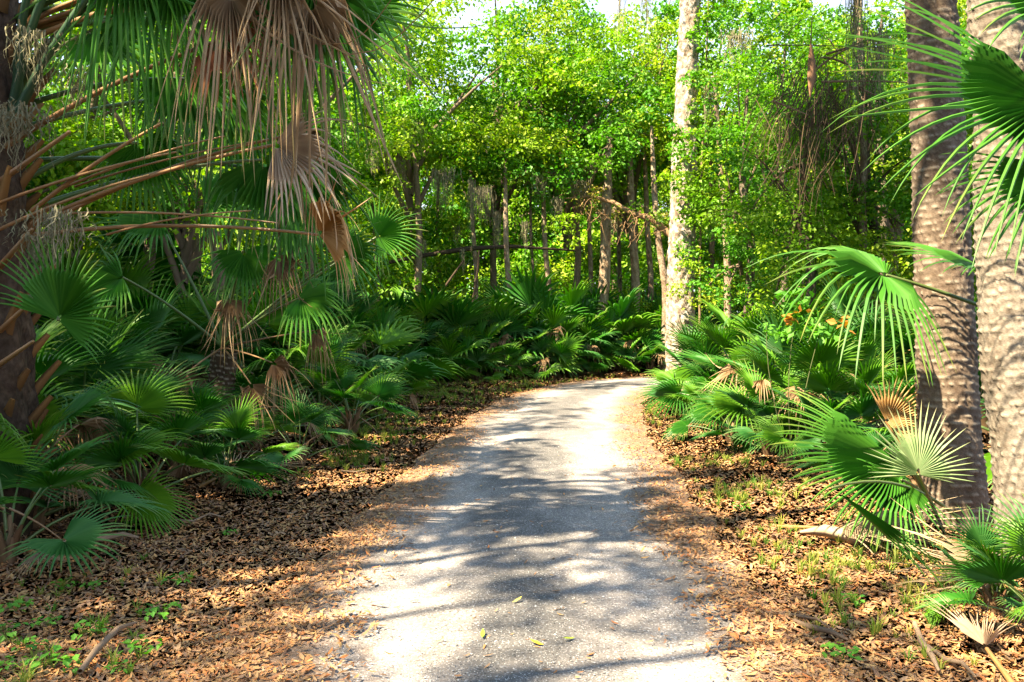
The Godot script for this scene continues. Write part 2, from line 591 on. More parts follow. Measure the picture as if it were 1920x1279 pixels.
# hanging moss: many thin curling strands
func moss_mesh(seed_: int, wide: float, long: float, count: int) -> ArrayMesh:
	var r := rng(seed_)
	var mb := MB.new()
	for k in count:
		var p := Vector3(r.randfn(0, wide * 0.5), r.randf_range(-0.05, 0.05), r.randfn(0, wide * 0.4))
		var l := long * r.randf_range(0.35, 1.0) * exp(-absf(p.x) / wide * 0.6)
		var col := Color(0.15, 0.145, 0.085).lerp(Color(0.27, 0.235, 0.15), r.randf())
		var w := 0.007
		var az := r.randf() * TAU
		var s := Vector3(cos(az), 0, sin(az))
		var last := [mb.add(p - s * w, col), mb.add(p + s * w, col)]
		var n := 9
		for j in range(1, n + 1):
			p += Vector3(r.randfn(0, 0.018), -l / n, r.randfn(0, 0.018))
			p.x *= 0.985
			az += r.randf_range(-0.9, 0.9)
			s = Vector3(cos(az), 0.3 * sin(az * 3.0), sin(az))
			var ww := w * (1.0 - 0.75 * j / n)
			var now := [mb.add(p - s * ww, col), mb.add(p + s * ww, col)]
			mb.quad(last[0], last[1], now[1], now[0])
			last = now
			if j % 2 == 0:
				var q := p + ball(r) * 0.06 + Vector3.DOWN * 0.04
				mb.tri(now[0], now[1], mb.add(q, col))
	return mb.mesh(mats.moss)

func instances(called: String, m: Mesh, xf: Array, cols: Array, label: String, category: String) -> void:
	var mm := MultiMesh.new()
	mm.transform_format = MultiMesh.TRANSFORM_3D
	mm.use_colors = true
	mm.mesh = m
	mm.instance_count = xf.size()
	for i in xf.size():
		mm.set_instance_transform(i, xf[i])
		mm.set_instance_color(i, cols[i])
	var o := MultiMeshInstance3D.new()
	o.name = numbered(called)
	o.multimesh = mm
	add_child(o)
	tag(o, label, category, "", "stuff")

# ------------------------------------------------------------------ scene
func _ready() -> void:
	noise.seed = 7
	noise.frequency = 0.05
	noise.fractal_octaves = 3
	var cam := Camera3D.new()
	cam.name = "camera"
	cam.position = CAM
	cam.rotation.x = -PITCH
	cam.fov = rad_to_deg(2.0 * atan(639.5 / FOCAL))
	cam.near = 0.05
	cam.far = 400.0
	add_child(cam)
	cam.current = true
	var we := WorldEnvironment.new()
	we.name = "environment"
	var env := Environment.new()
	env.background_mode = Environment.BG_SKY
	var sm := ProceduralSkyMaterial.new()
	sm.sky_top_color = Color(0.66, 0.77, 0.93)
	sm.sky_horizon_color = Color(0.95, 0.97, 1.0)
	sm.sky_curve = 0.25
	sm.ground_bottom_color = Color(0.2, 0.2, 0.15)
	sm.ground_horizon_color = Color(0.5, 0.55, 0.5)
	sm.sun_angle_max = 0.5
	var sky := Sky.new()
	sky.sky_material = sm
	env.sky = sky
	env.background_energy_multiplier = 0.38
	env.tonemap_mode = Environment.TONE_MAPPER_LINEAR
	env.tonemap_exposure = 5.9
	env.sdfgi_enabled = true
	env.ssao_enabled = true
	env.ssil_enabled = true
	we.environment = env
	add_child(we)
	var sun := DirectionalLight3D.new()
	sun.name = "sun"
	sun.light_energy = 1.6
	sun.light_color = Color(1.0, 0.93, 0.8)
	sun.light_angular_distance = 0.6
	sun.shadow_enabled = true
	add_child(sun)
	sun.look_at_from_position(Vector3.ZERO, Vector3(0.62, -1.0, -0.42))

	for p in [[0, 9], [0, 4], [0, 0], [0.03, -3.5], [0.14, -6], [0.38, -9.6], [0.75, -13.4], [1.45, -17], [2.8, -20], [5.5, -21.9], [10, -22.8], [19, -23.2]]:
		road.append(Vector3(p[0], 0, p[1]))
	make_materials()
	make_fans()
	for k in 3: stumps.append(stump_mesh(40 + k))
	make_crowns()
	build_ground()
	build_backdrop()
	build_hedge()
	build_right()
	build_left()
	build_overstory()
	build_litter()
	build_details()

# ------------------------------------------------------------------ ground and lane
func build_ground() -> void:
	var mb := MB.new()
	var xs := []
	var zs := []
	var x := -90.0
	while x < 90.0:
		xs.append(x)
		x += 0.22 if absf(x) < 6 else (1.0 if absf(x) < 14 else 6.0)
	var z := 20.0
	while z > -120.0:
		zs.append(z)
		z -= 0.22 if z < 2 and z > -20 else (0.9 if z > -32 else 5.0)
	for zz in zs:
		for xx in xs:
			var y := ground_h(xx, zz)
			var a := clampf(0.5 + noise.get_noise_2d(xx * 20.0, zz * 20.0), 0, 1)
			mb.addn(Vector3(xx, y, zz), Vector3.UP, Color(0.3, 0.18, 0.1).lerp(Color(0.46, 0.29, 0.16), a))
	var w := xs.size()
	for j in zs.size() - 1:
		for i in w - 1:
			mb.quad(j * w + i, j * w + i + 1, (j + 1) * w + i + 1, (j + 1) * w + i)
	single("ground", mb.mesh(mats.soil), "", "", Vector3.ZERO, "", "structure")
	# lane: a crowned strip; vertex colours map dust, bare gravel and earth, the triplanar map gives the stones
	var cur := Curve3D.new()
	for i in road.size():
		var tn: Vector3 = (road[mini(i + 1, road.size() - 1)] - road[maxi(i - 1, 0)]) * 0.16
		cur.add_point(road[i], -tn, tn)
	var f := FastNoiseLite.new()
	f.seed = 3
	f.frequency = 1.0
	f.fractal_octaves = 4
	var gravel := Color(0.36, 0.35, 0.345)
	var dust := Color(0.95, 0.88, 0.82)
	var earth := Color(0.66, 0.44, 0.29)
	var st := SurfaceTool.new()
	st.begin(Mesh.PRIMITIVE_TRIANGLES)
	var len_ := cur.get_baked_length()
	var rows := int(len_ / 0.08)
	var cols := 48
	for j in rows + 1:
		var s := len_ * j / rows
		var p := cur.sample_baked(s)
		var t := (cur.sample_baked(minf(s + 0.2, len_)) - cur.sample_baked(maxf(s - 0.2, 0))).normalized()
		var side := t.cross(Vector3.UP).normalized()
		for i in cols + 1:
			var u := float(i) / cols
			var off := (u - 0.5) * 2.0
			var half := 1.5 + 0.15 * noise.get_noise_2d(s * 16.0, 0.0 if u < 0.5 else 90.0)
			var q := p + side * off * half
			var rut := 0.016 * (exp(-pow((absf(off) - 0.5) / 0.17, 2.0)))
			q.y = 0.03 * (1.0 - off * off) - rut + 0.006 * noise.get_noise_2d(q.x * 40.0, q.z * 40.0) - 0.035 * smoothstep(0.85, 1.0, absf(off))
			var n := f.get_noise_2d(q.x * 0.9, q.z * 0.45)
			var n2 := f.get_noise_2d(q.x * 3.5 + 40.0, q.z * 2.5)
			var track := exp(-pow((absf(off) - 0.46 + n * 0.15) / 0.22, 2.0))
			var edge := smoothstep(0.5, 0.86, absf(off) + n * 0.3 + n2 * 0.25)
			var c := gravel.lerp(dust, clampf(track * 0.8 + n * 0.6 + n2 * 0.45 + 0.06, 0.0, 1.0))
			c = c.lerp(earth, edge)
			st.set_color(c)
			st.set_smooth_group(0)
			st.add_vertex(q)
	for j in rows:
		for i in cols:
			var a := j * (cols + 1) + i
			for k in [a, a + 1, a + cols + 2, a, a + cols + 2, a + cols + 1]: st.add_index(k)
	st.generate_normals()
	var m := mat("gravel_lane", 0.92, 0.3)
	var maps := gravel_maps()
	m.albedo_texture = maps[0]
	m.normal_enabled = true
	m.normal_texture = maps[1]
	m.normal_scale = 0.8
	m.uv1_triplanar = true
	m.uv1_world_triplanar = true
	m.uv1_scale = Vector3(0.36, 0.36, 0.36)
	st.set_material(m)
	single("road", st.commit(), "", "", Vector3.ZERO, "", "structure")

# stones of many greys packed on a tile of two metres, and their relief
func gravel_maps() -> Array:
	var w := 1024
	var im := Image.create(w, w, false, Image.FORMAT_RGB8)
	var hm := Image.create(w, w, false, Image.FORMAT_RGB8)
	im.fill(Color(0.55, 0.54, 0.53))
	hm.fill(Color(0.2, 0.2, 0.2))
	var r := rng(5)
	for k in 90000:
		var g := r.randf()
		var v := r.randf_range(0.5, 0.85)
		if g > 0.955: v = 1.0
		elif g < 0.12: v = r.randf_range(0.3, 0.45)
		var sx := 1 + (r.randi() % 4 if g < 0.6 else r.randi() % 2)
		var sy := 1 + (r.randi() % 4 if g < 0.6 else r.randi() % 2)
		var p := Rect2i(r.randi() % (w - 4), r.randi() % (w - 4), sx, sy)
		var warm := r.randf_range(-0.02, 0.03)
		im.fill_rect(p, Color(v + warm, v, v - warm))
		var e := r.randf_range(0.2, 0.9)
		hm.fill_rect(p, Color(e, e, e))
	hm.bump_map_to_normal_map(2.0)
	return [ImageTexture.create_from_image(im), ImageTexture.create_from_image(hm)]

# ------------------------------------------------------------------ woods beyond the bend
func build_backdrop() -> void:
	var far_label := "leafy tree in the sunlit woods beyond the palmetto hedge"
	# canopy trees: [x, depth, crown centre height, wide, tall, kind, label]
	var rows := [
		[-9.5, 26, 7.2, 1.15, 1.25, 1, "vine-smothered tree behind the skirted palm's fans"], [-6.0, 27.5, 8.6, 1.15, 1.3, 0, "lime green vine-smothered tree beside the broad green fan"], [-3.2, 25.5, 7.8, 1.0, 1.1, 3, "bushy lime tree hung with tan moss above the level dark limb"], [-0.6, 28, 8.4, 1.1, 1.25, 1, "deep green leafy tree under the gap of white sky"],
		[1.8, 27, 7.4, 1.05, 1.1, 6, "bright leafy tree above the crooked twiggy limb"], [4.2, 29.5, 9.0, 1.15, 1.35, 0, "tall lime tree just behind the pale flaky-barked trunk"], [7.0, 28, 8.6, 1.1, 1.2, 3, "lime tree rising over the climbing vine"], [9.8, 27, 8.2, 1.15, 1.25, 5, "green tree rising over the vine thicket"], [13.0, 27, 8.0, 1.2, 1.3, 2, "green tree seen through the dark vine tangle"],
		[-12.5, 31, 9.0, 1.3, 1.4, 2, "green tree far behind the stubbed palm"], [16, 30, 9, 1.3, 1.4, 4, "dark tree far behind the two ringed palms"]]
	for i in rows.size():
		var a: Array = rows[i]
		var t := tree("vine_tree", a[6], "vine-covered trees behind the hedge", Vector3(a[0], ground_h(a[0], -a[1]), -a[1]), a[2], a[3], a[4], a[5], 100 + i, 0.11)
		# leafy vine curtains hanging below the crown
		var rr := rng(170 + i)
		var hubs := []
		for k in 7:
			var az := rr.randf() * TAU
			hubs.append([Vector3(cos(az) * rr.randf_range(1.0, 2.8), a[2] - 3.2 * a[4] * rr.randf_range(0.75, 1.25), sin(az) * rr.randf_range(0.5, 2.0)), rr.randf_range(0.5, 0.85)])
		part("vine_curtain", foliage(hubs, 420, 0.12, canopy, 180 + i), t)
	var r := rng(71)
	for i in 30:
		var d := r.randf_range(36, 58)
		var x := -32.0 + 64.0 * (i + r.randf() * 0.8) / 30.0
		tree("woodland_tree", far_label, "trees in the woods beyond the hedge", Vector3(x, 0.1, -d), r.randf_range(6.0, 10.0), r.randf_range(1.2, 1.6), r.randf_range(1.4, 1.9), [0, 3, 6, 1, 2][i % 5], 140 + i, 0.15)
	# understorey bushes lit between the trunks
	var bushes := []
	for k in 4:
		bushes.append(foliage(crown_hubs(200 + k, 1.6, 1.5, 18, 0.65), 420, 0.115, canopy, 210 + k))
	for i in 60:
		var d := r.randf_range(27.5, 34) if i % 2 == 0 else r.randf_range(36, 50)
		var x := -24.0 + 48.0 * (i + r.randf()) / 60.0
		var t := thing("understorey_bush", "yellow-green bush among the slim trunks behind the palmetto hedge", "bush", Vector3(x, 0.1, -d), r.randf() * TAU, "bushes behind the hedge")
		var s := r.randf_range(1.0, 1.6) if i % 2 == 0 else r.randf_range(1.5, 2.6)
		var fo := part("foliage", bushes[i % 4], t)
		fo.position.y = 1.3 * s
		fo.scale = Vector3(s, s * r.randf_range(0.9, 1.25), s)
		var mb := MB.new()
		for k in 5:
			var a := ball(r)
			tube(mb, bez(Vector3(0, -0.1, 0), Vector3(a.x * 0.3, 0.8, a.z * 0.3), Vector3(a.x, 1.6, a.z) * s, 4), taper(0.03, 0.01, 4), 5, Color(0.14, 0.1, 0.07))
		part("stems", mb.mesh(mats.wood), t)
	# closing wood far behind
	var hubs := []
	for i in 320:
		hubs.append([Vector3(-80.0 + i * 0.5 + r.randf(), 13.0 * pow(r.randf(), 1.3), -64.0 - r.randf() * 8.0), r.randf_range(1.5, 2.6)])
	single("far_wood", foliage(hubs, 90, 0.36, canopy, 77), "far-off green wood closing the view between the trunks", "wood", Vector3.ZERO, "", "stuff")
	# slim trunks seen under the canopy: [x top, y top, x base, depth, width px, label]
	var slim := [
		[1137, 395, 1113, 25.5, 21, "stout leaning grey-brown trunk behind the hedge"], [1184, 400, 1186, 26.5, 16, "straight grey trunk rising behind the hedge beside a leaning trunk"],
		[1213, 410, 1215, 27.5, 11, ""], [1231, 415, 1241, 24.5, 13, "slim bent brown trunk beside the flaky white-barked tree"], [1105, 420, 1098, 27, 9, ""],
		[949, 455, 951, 25, 11, ""], [1021, 440, 1026, 26, 10, ""], [996, 450, 999, 27, 6, ""], [884, 370, 888, 26, 8, ""], [1160, 430, 1152, 30, 8, ""],
		[820, 430, 815, 29, 7, ""], [772, 420, 778, 28, 7, ""], [700, 400, 708, 28, 9, ""], [640, 400, 628, 27, 10, ""], [520, 380, 516, 27, 10, ""], [1350, 300, 1362, 24, 12, ""], [1610, 0, 1605, 15, 13, "moss-grey slim trunk among the dark vines beside two ringed palms"]]
	for i in slim.size():
		var a: Array = slim[i]
		var d: float = a[3]
		var top := px(a[0], a[1], d)
		var base := px(a[2], 600 + 1507 * 1.5 / d, d)
		base.y = ground_h(base.x, base.z) - 0.1
		var w: float = a[4] * d / FOCAL * 0.5
		var up := top + Vector3((top.x - base.x) * 0.5, 3.0, -0.5)
		var own: bool = a[5] != ""
		var t := thing("slim_tree", a[5] if own else "thin bare tree stem standing among the bushes behind the hedge", "tree", base, 0.0, "" if own else "thin stems behind the hedge")
		var mid := (top - base) * 0.5 + Vector3(0.12 if i != 3 else 0.2, 0, 0)
		part("trunk", bark_trunk([Vector3.ZERO, mid, top - base, up - base], [w * 1.15, w, w * 0.9, w * 0.5], 300 + i, Color(0.22, 0.14, 0.085), Color(0.5, 0.4, 0.28), 0.06, 18, 8.0, 0.3), t)
		part("crown", foliage([[up - base + Vector3(0, 0.4, 0), 1.0], [up - base + Vector3(0.7, 0, 0.2), 0.8], [up - base + Vector3(-0.6, 0.2, -0.2), 0.8]], 260, 0.12, canopy, 330 + i), t)

# ------------------------------------------------------------------ palmetto hedge across the bend
func build_hedge() -> void:
	var line := [Vector3(-7.5, 0, -15.5), Vector3(-4.2, 0, -17.3), Vector3(-2.2, 0, -19.2), Vector3(-0.4, 0, -20.9), Vector3(1.5, 0, -22.6), Vector3(3.4, 0, -24.2), Vector3(6.5, 0, -25.6), Vector3(10, 0, -26.3)]
	var r := rng(11)
	var k := 0
	for row in 3:
		for i in line.size() - 1:
			var a: Vector3 = line[i]
			var b: Vector3 = line[i + 1]
			var n := int(a.distance_to(b) / 0.78)
			for j in n:
				var p := a.lerp(b, (j + r.randf()) / n) + Vector3(-0.5, 0, -0.85) * row * 0.95 + Vector3(r.randfn(0, 0.15), 0, r.randfn(0, 0.15))
				p.y = ground_h(p.x, p.z)
				var s: float = r.randf_range(0.85, 1.15) * [0.95, 1.5, 1.95][row]
				k += 1
				palmetto(p, s, "dark green saw palmetto in the dense hedge across the bend of the lane", "saw palmettos in the hedge across the bend", 400 + k, "far", 9 if row == 0 else 10, 2 if k % 2 == 0 else 1)

# ------------------------------------------------------------------ beside the ringed palms
func build_right() -> void:
	# the two ringed palm trunks
	var b1 := px(1792, 1000, 6.1)
	b1.y = ground_h(b1.x, b1.z) - 0.05
	var t1 := px(1738, -120, 6.1)
	var p1 := thing("sabal_palm", "brown ringed palm trunk behind the drooping umbrella frond", "palm tree", b1)
	part("trunk", palm_trunk(Vector3.ZERO, t1 - b1, 0.235, 0.165, 21, Color(0.17, 0.12, 0.085), Color(0.28, 0.215, 0.16), 0.05), p1)
	var b2 := px(1935, 1085, 4.95)
	b2.y = ground_h(b2.x, b2.z) - 0.05
	var t2 := px(1855, -150, 4.95)
	var p2 := thing("sabal_palm", "pale grey ringed palm trunk with cross-hatched bark nearer the lane", "palm tree", b2)
	part("trunk", palm_trunk(Vector3.ZERO, t2 - b2, 0.2, 0.152, 22, Color(0.24, 0.195, 0.15), Color(0.38, 0.325, 0.26), 0.05), p2)
	for pair in [[p1, t1 - b1], [p2, t2 - b2]]:           # their heads, above the frame
		var r := rng(80)
		for k in 9:
			var list: Array = fans["near_%d" % [[64, 48, 32, 14][k % 4]]]
			frond(pair[0], list[k % list.size()], "frond", k * 2.4, 1.7, (pair[1] as Vector3) + Vector3(0, 0.7, 0), 0.0)
		var head := MB.new()
		for k in 12:
			var d := Vector3(cos(k * 2.4), 0, sin(k * 2.4))
			tube(head, bez((pair[1] as Vector3) + d * 0.08 + Vector3.UP * (0.05 * k - 0.05), (pair[1] as Vector3) + d * 0.2 + Vector3.UP * (0.05 * k + 0.1), (pair[1] as Vector3) + d * 0.22 + Vector3.UP * (0.05 * k + 0.35), 4), taper(0.07, 0.03, 4), 6, Color(0.16, 0.1, 0.06))
		part("leaf_bases", head.mesh(mats.wood), pair[0])

	# the flaky white-barked tree at the bend
	var cb := px(1278, 725, 18.6)
	cb.y = ground_h(cb.x, cb.z) - 0.1
	var ct := thing("tall_tree", "tall straight tree with flaking pale bark at the bend of the lane", "tree", cb)
	var pts := [Vector3.ZERO, px(1276, 560, 18.6) - cb, px(1280, 420, 18.6) - cb, px(1285, 240, 18.6) - cb, px(1294, 0, 18.6) - cb, px(1300, -250, 18.6) - cb]
	part("trunk", bark_trunk(pts, [0.36, 0.30, 0.285, 0.24, 0.235, 0.2], 51, Color(0.26, 0.19, 0.13), Color(0.62, 0.55, 0.47), 0.07, 56, 34.0, 0.35), ct)
	var lim := MB.new()
	var r0 := rng(52)
	var ch := []
	for k in 9:
		var a: Vector3 = pts[5] + Vector3(0, -1.5 + k * 0.3, 0)
		var e := a + Vector3(cos(k * 2.2), 0.6, sin(k * 2.2)) * 2.6
		tube(lim, bez(a, (a + e) * 0.5 + Vector3.UP * 0.5, e, 6), taper(0.12, 0.03, 6), 7, Color(0.3, 0.23, 0.17))
		ch.append([e, 1.2]); ch.append([e + ball(r0) * 1.2, 1.0])
	part("limbs", lim.mesh(mats.wood), ct)
	part("crown", foliage(ch, 200, 0.12, canopy, 53), ct)
	# leafy vine climbing it
	var vh := []
	for k in 16:
		vh.append([px(1322 + r0.randf_range(-12, 34), -30 + k * 27, 18.4 + r0.randf_range(-0.3, 0.3)), r0.randf_range(0.24, 0.42)])
	for k in 14: vh.append([px(1262 + 78.0 * r0.randf(), 240 + k * 13, 17.9), r0.randf_range(0.2, 0.3)])
	var vn := thing("climbing_vine", "lime green leafy vine climbing the pale flaky-barked tree", "vine", Vector3(cb.x, cb.y, cb.z))
	var mv := foliage(vh, 1100, 0.1, canopy, 54)
	var vo := part("foliage", mv, vn)
	vo.position = -vn.position
	var vs := MB.new()
	tube(vs, [Vector3(0.4, 0, 0.1), px(1312, 500, 18.4) - cb, px(1316, 300, 18.4) - cb, px(1325, 100, 18.4) - cb, px(1330, -60, 18.4) - cb], taper(0.035, 0.02, 4), 6, Color(0.2, 0.14, 0.09))
	part("stem", vs.mesh(mats.wood), vn)

	# vine thicket behind the palms: trees smothered in leaves down to head height
	var th := [[1390, 17.5, 4.6, 1.5, 3.2, canopy, "lime-topped leafy tree in the vine thicket nearest the bend"], [1500, 15.5, 3.9, 1.4, 2.9, canopy, "dense bright green vine-covered tree beside the dark hollow in the vines"], [1620, 15.5, 4.4, 1.6, 3.4, canopy, "dark vine-draped tree behind the brown ringed palm"], [1760, 15, 4.2, 1.6, 3.2, canopy, "leafy vine tree showing between the two ringed palms"], [1900, 13, 4.0, 1.7, 3.0, canopy, "shadowy leafy tree behind the pale ringed palm"], [1460, 22, 6.5, 2.0, 4.2, canopy, "sunlit yellow-green tree behind the vine thicket"], [1640, 21, 7.2, 2.2, 4.0, canopy, "tall green tree at the back of the vine thicket"], [1830, 20, 7.0, 2.2, 4.2, canopy, "tall green tree far behind the ringed palms"], [1440, 12.2, 8.9, 1.9, 1.7, canopy, "leafy tree added above the view to shade the dark vine tangle"], [1660, 11.5, 8.6, 1.7, 1.5, canopy, "leafy tree added above the view to shade the vines beside the ringed palms"], [1110, 12, 11, 2.2, 1.5, canopy, "leafy tree added unseen high over the lane to shade the vine thicket"]]  # last three are unseen trees added overhead to shade the thicket
	for i in th.size():
		var a: Array = th[i]
		var d: float = a[1]
		var p := px(a[0] if i < 8 else [1772.0, 1925.0, 1760.0][i - 8], 640, d)
		p.y = ground_h(p.x, p.z)
		var lean := px(a[0], 640, d).x - p.x
		var t := thing("thicket_tree", a[6], "tree", p)
		var r := rng(600 + i)
		var hubs := []
		for k in 46:
			var b := ball(r)
			var q := 0.4 + 0.6 * sqrt(r.randf())
			hubs.append([Vector3(lean + b.x * a[3] * q, a[2] + b.y * a[4] * q, b.z * a[3] * q * 0.8), r.randf_range(0.35, 0.75)])
		part("crown", foliage(hubs, 800 if d < 19 else 620, 0.085 if d < 19 else 0.1, a[5], 620 + i), t)
		part("trunk", bark_trunk([Vector3(0, -0.1, 0), Vector3(0.2 + lean * 0.1, a[2] * 0.62, 0), Vector3(lean * 0.8, a[2], 0), Vector3(lean + 0.1, a[2] + a[4] * 0.6, 0)], [0.13, 0.1, 0.08, 0.03], 640 + i, Color(0.13, 0.095, 0.07), Color(0.25, 0.2, 0.15), 0.05, 14, 6.0), t)
		var mb := MB.new()
		for k in 12:
			var h: Vector3 = hubs[k * 3][0]
			var s := Vector3(lean * 0.8, a[2] * (r.randf_range(0.5, 1.2) if i < 8 else 1.0), 0)
			tube(mb, bez(s, (s + h) * 0.5 + Vector3.UP * 0.3, h, 5), taper(0.045, 0.01, 5), 5, Color(0.14, 0.1, 0.07))
		part("limbs", mb.mesh(mats.wood), t)

	# dead tangle hanging in the thicket
	var tg := MB.new()
	var r2 := rng(66)
	var tc := px(1540, 200, 13.5)
	for k in 260:
		var a := tc + Vector3(r2.randfn(0, 0.45), r2.randfn(0.25, 0.35), r2.randfn(0, 0.3))
		var e := a + Vector3(r2.randfn(-0.15, 0.4), -r2.randf_range(0.5, 1.7), r2.randfn(0, 0.2))
		tube(tg, bez(a - tc, (a + e) * 0.5 - tc + ball(r2) * 0.25, e - tc, 5), taper(0.007, 0.003, 5), 4, Color(0.05, 0.035, 0.025).lerp(Color(0.15, 0.1, 0.06), r2.randf()))
	for k in 8:
		var a := tc + Vector3(r2.randf_range(-0.9, 0.9), r2.randf_range(-0.2, 0.9), 0.1)
		var e := a + Vector3(r2.randfn(0.4, 0.5), r2.randfn(0.1, 0.3), 0.2)
		tube(tg, bez(a - tc, (a + e) * 0.5 - tc + ball(r2) * 0.15, e - tc, 5), taper(0.022, 0.01, 5), 5, Color(0.2, 0.13, 0.08))
	single("vine_tangle", tg.mesh(mats.wood), "dark tangle of dead vines and twigs hanging in the thicket", "vines", tc)
	# fallen leaf sheath caught in the vines
	var bm := MB.new()
	tube(bm, [Vector3(0, 0.9, 0), Vector3(-0.02, 0.5, 0), Vector3(0, 0.2, 0), Vector3(0.0, -0.05, 0), Vector3(-0.02, -0.35, 0)], [0.008, 0.012, 0.075, 0.08, 0.01], 8, Color(0.17, 0.1, 0.06), Color(0.26, 0.14, 0.08), 0.4)
	single("leaf_sheath", bm.mesh(mats.wood), "pinkish brown dry palm sheath caught in the vines", "palm sheath", px(1522, 140, 12.5))
	var bl := MB.new()
	tube(bl, bez(Vector3.ZERO, Vector3(0.6, 0.02, 0), Vector3(2.1, -0.12, 0.2), 8), taper(0.012, 0.006, 8), 6, Color(0.12, 0.08, 0.05))
	single("dead_branch", bl.mesh(mats.wood), "thin dead branch lying level across the vine tangle", "branch", px(1440, 85, 13.2))

	# palmettos along that side of the lane: [px x, base y, size, count, dead, label]
	var list := [
		[1320, 762, 1.25, 11, 1, "palmetto with a yellow-green fan at the foot of the pale tree"], [1375, 770, 1.5, 12, 1, "upright spiky-topped palmetto beside the pale tree"], [1290, 742, 0.8, 8, 1, "low blue-green palmetto spilling over the lane edge at the bend"],
		[1400, 800, 1.35, 12, 2, "large blue-green palmetto with broad fans at the lane edge"], [1345, 800, 0.85, 9, 1, "small palmetto with a pale bent fan over the leaf litter"], [1470, 820, 1.3, 11, 2, ""], [1540, 800, 1.3, 11, 2, ""], [1600, 830, 1.2, 10, 2, ""], [1500, 780, 1.6, 12, 2, ""], [1650, 800, 1.7, 12, 3, ""], [1740, 800, 1.8, 12, 3, ""], [1850, 830, 1.7, 12, 2, ""], [1600, 770, 1.9, 12, 2, ""], [1430, 760, 1.5, 11, 1, ""], [1950, 900, 1.5, 11, 2, ""], [1680, 880, 0.9, 9, 2, ""], [1440, 862, 0.85, 11, 1, ""], [1530, 880, 0.8, 10, 2, ""], [1580, 868, 1.1, 11, 2, ""], [1370, 835, 0.7, 10, 1, ""], [1490, 848, 1.2, 12, 2, ""], [1640, 920, 0.6, 9, 1, ""]]
	for i in list.size():
		var a: Array = list[i]
		var own: bool = a[5] != ""
		palmetto(on_ground(a[0], a[1]), a[2], a[5] if own else "green palmetto in the undergrowth below the vine thicket", "" if own else "palmettos below the vine thicket", 700 + i, "near", a[3], a[4])

	# hero palm by the lane: lit fan and pale fan
	var hb := on_ground(1745, 985)
	var hp := thing("young_palm", "young sabal with a sunlit fan and a pale round fan below the ringed palms", "palm", hb)
	part("stem", stumps[0], hp)
	var pale := [Color(0.2, 0.29, 0.12), Color(0.28, 0.36, 0.17)]
	own_frond(hp, "frond", hb, px(1690, 872, 5.7), px(1480, 868, 5.3), Vector3(-0.25, 0.7, 0.75), 0.98, {"seed": 1, "n": 38, "spread": 1.05, "droop": 0.5, "fuse": 0.52, "fold": 0.15, "steps": 6, "tint": sabal, "tip": Color(0.3, 0.33, 0.06), "tips": 0.6, "thick": 0.011, "arch": 0.2, "label": "broad bright green fan lit by the sun"})
	own_frond(hp, "frond", hb + Vector3(-0.02, 0, 0.15), px(1722, 890, 4.95), px(1722, 800, 5.0), Vector3(0.02, -0.25, 1.0), 0.43, {"seed": 2, "n": 34, "spread": 1.75, "droop": 0.08, "fuse": 0.42, "fold": 0.1, "steps": 3, "tint": pale, "tip": Color(0.35, 0.3, 0.16), "tips": 0.6, "broken": 0.25, "thick": 0.009, "arch": 0.02, "crook": 0.04, "label": "pale grey-green fan standing on a straight stalk"})
	own_frond(hp, "frond", hb + Vector3(0.05, 0, 0.05), px(1690, 900, 5.5), px(1640, 980, 5.3), Vector3(-0.2, 0.4, 1.0), 0.62, {"seed": 3, "n": 30, "spread": 1.5, "droop": 1.3, "fuse": 0.3, "fold": 0.2, "steps": 5, "tint": sabal, "thick": 0.009, "arch": 0.1})
	own_frond(hp, "frond", hb + Vector3(0.1, 0, 0.3), px(1560, 915, 4.9), px(1690, 1010, 4.6), Vector3(-0.5, 0.6, 0.6), 0.75, {"seed": 4, "n": 6, "spread": 0.1, "droop": 0.55, "fuse": 0.5, "fold": 0.2, "steps": 5, "tint": sabal, "thick": 0.008, "arch": 0.3})
	own_frond(hp, "dry_frond", hb, px(1660, 790, 6.3), px(1700, 770, 6.2), Vector3(0.2, 0.3, 1), 0.42, {"seed": 5, "n": 26, "spread": 1.4, "droop": 0.6, "steps": 4, "tint": [Color(0.4, 0.24, 0.08), Color(0.5, 0.33, 0.14)], "thick": 0.008})

	# umbrella frond hanging before the brown trunk
	var ub := on_ground(1930, 960)
	var up := thing("sabal_palm", "palm with a drooping umbrella frond reaching past the brown ringed trunk", "palm tree", ub)
	part("stem", stumps[1], up)
	own_frond(up, "frond", px(1905, 600, 5.6), px(1662, 516, 5.45), px(1560, 500, 5.2), Vector3(0.05, 0.8, 0.75), 1.0, {"seed": 11, "n": 40, "spread": 2.6, "droop": 2.2, "bend": 0.8, "fuse": 0.27, "fold": 0.02, "steps": 6, "tint": sabal, "tip": Color(0.25, 0.24, 0.06), "tips": 0.5, "thick": 0.012, "base": 1.4, "arch": 0.03, "label": "wide umbrella-like frond with long hanging tips"})
	var st := MB.new()
	tube(st, bez(Vector3(0, 0, 0), Vector3(0.15, 1.0, 0), px(1905, 600, 5.6) - ub, 8), taper(0.09, 0.03, 8), 8, Color(0.09, 0.08, 0.04))
	part("stem", st.mesh(mats.wood), up)
	own_frond(up, "frond", px(1905, 600, 5.6), px(1850, 505, 5.5), px(1760, 480, 5.2), Vector3(0.1, 1, 0.35), 0.7, {"seed": 12, "n": 28, "spread": 1.3, "droop": 0.6, "fuse": 0.4, "steps": 5, "tint": sabal, "thick": 0.01})
	# great frond over the top corner, of a palm standing outside the view
	var qb := Vector3(3.25, 0, -3.6)
	qb.y = ground_h(qb.x, qb.z)
	var qp := thing("sabal_palm", "palm whose great dark frond sweeps across the tops of both ringed trunks", "palm tree", qb)
	var qt := Vector3(3.3, 2.15, -3.7)
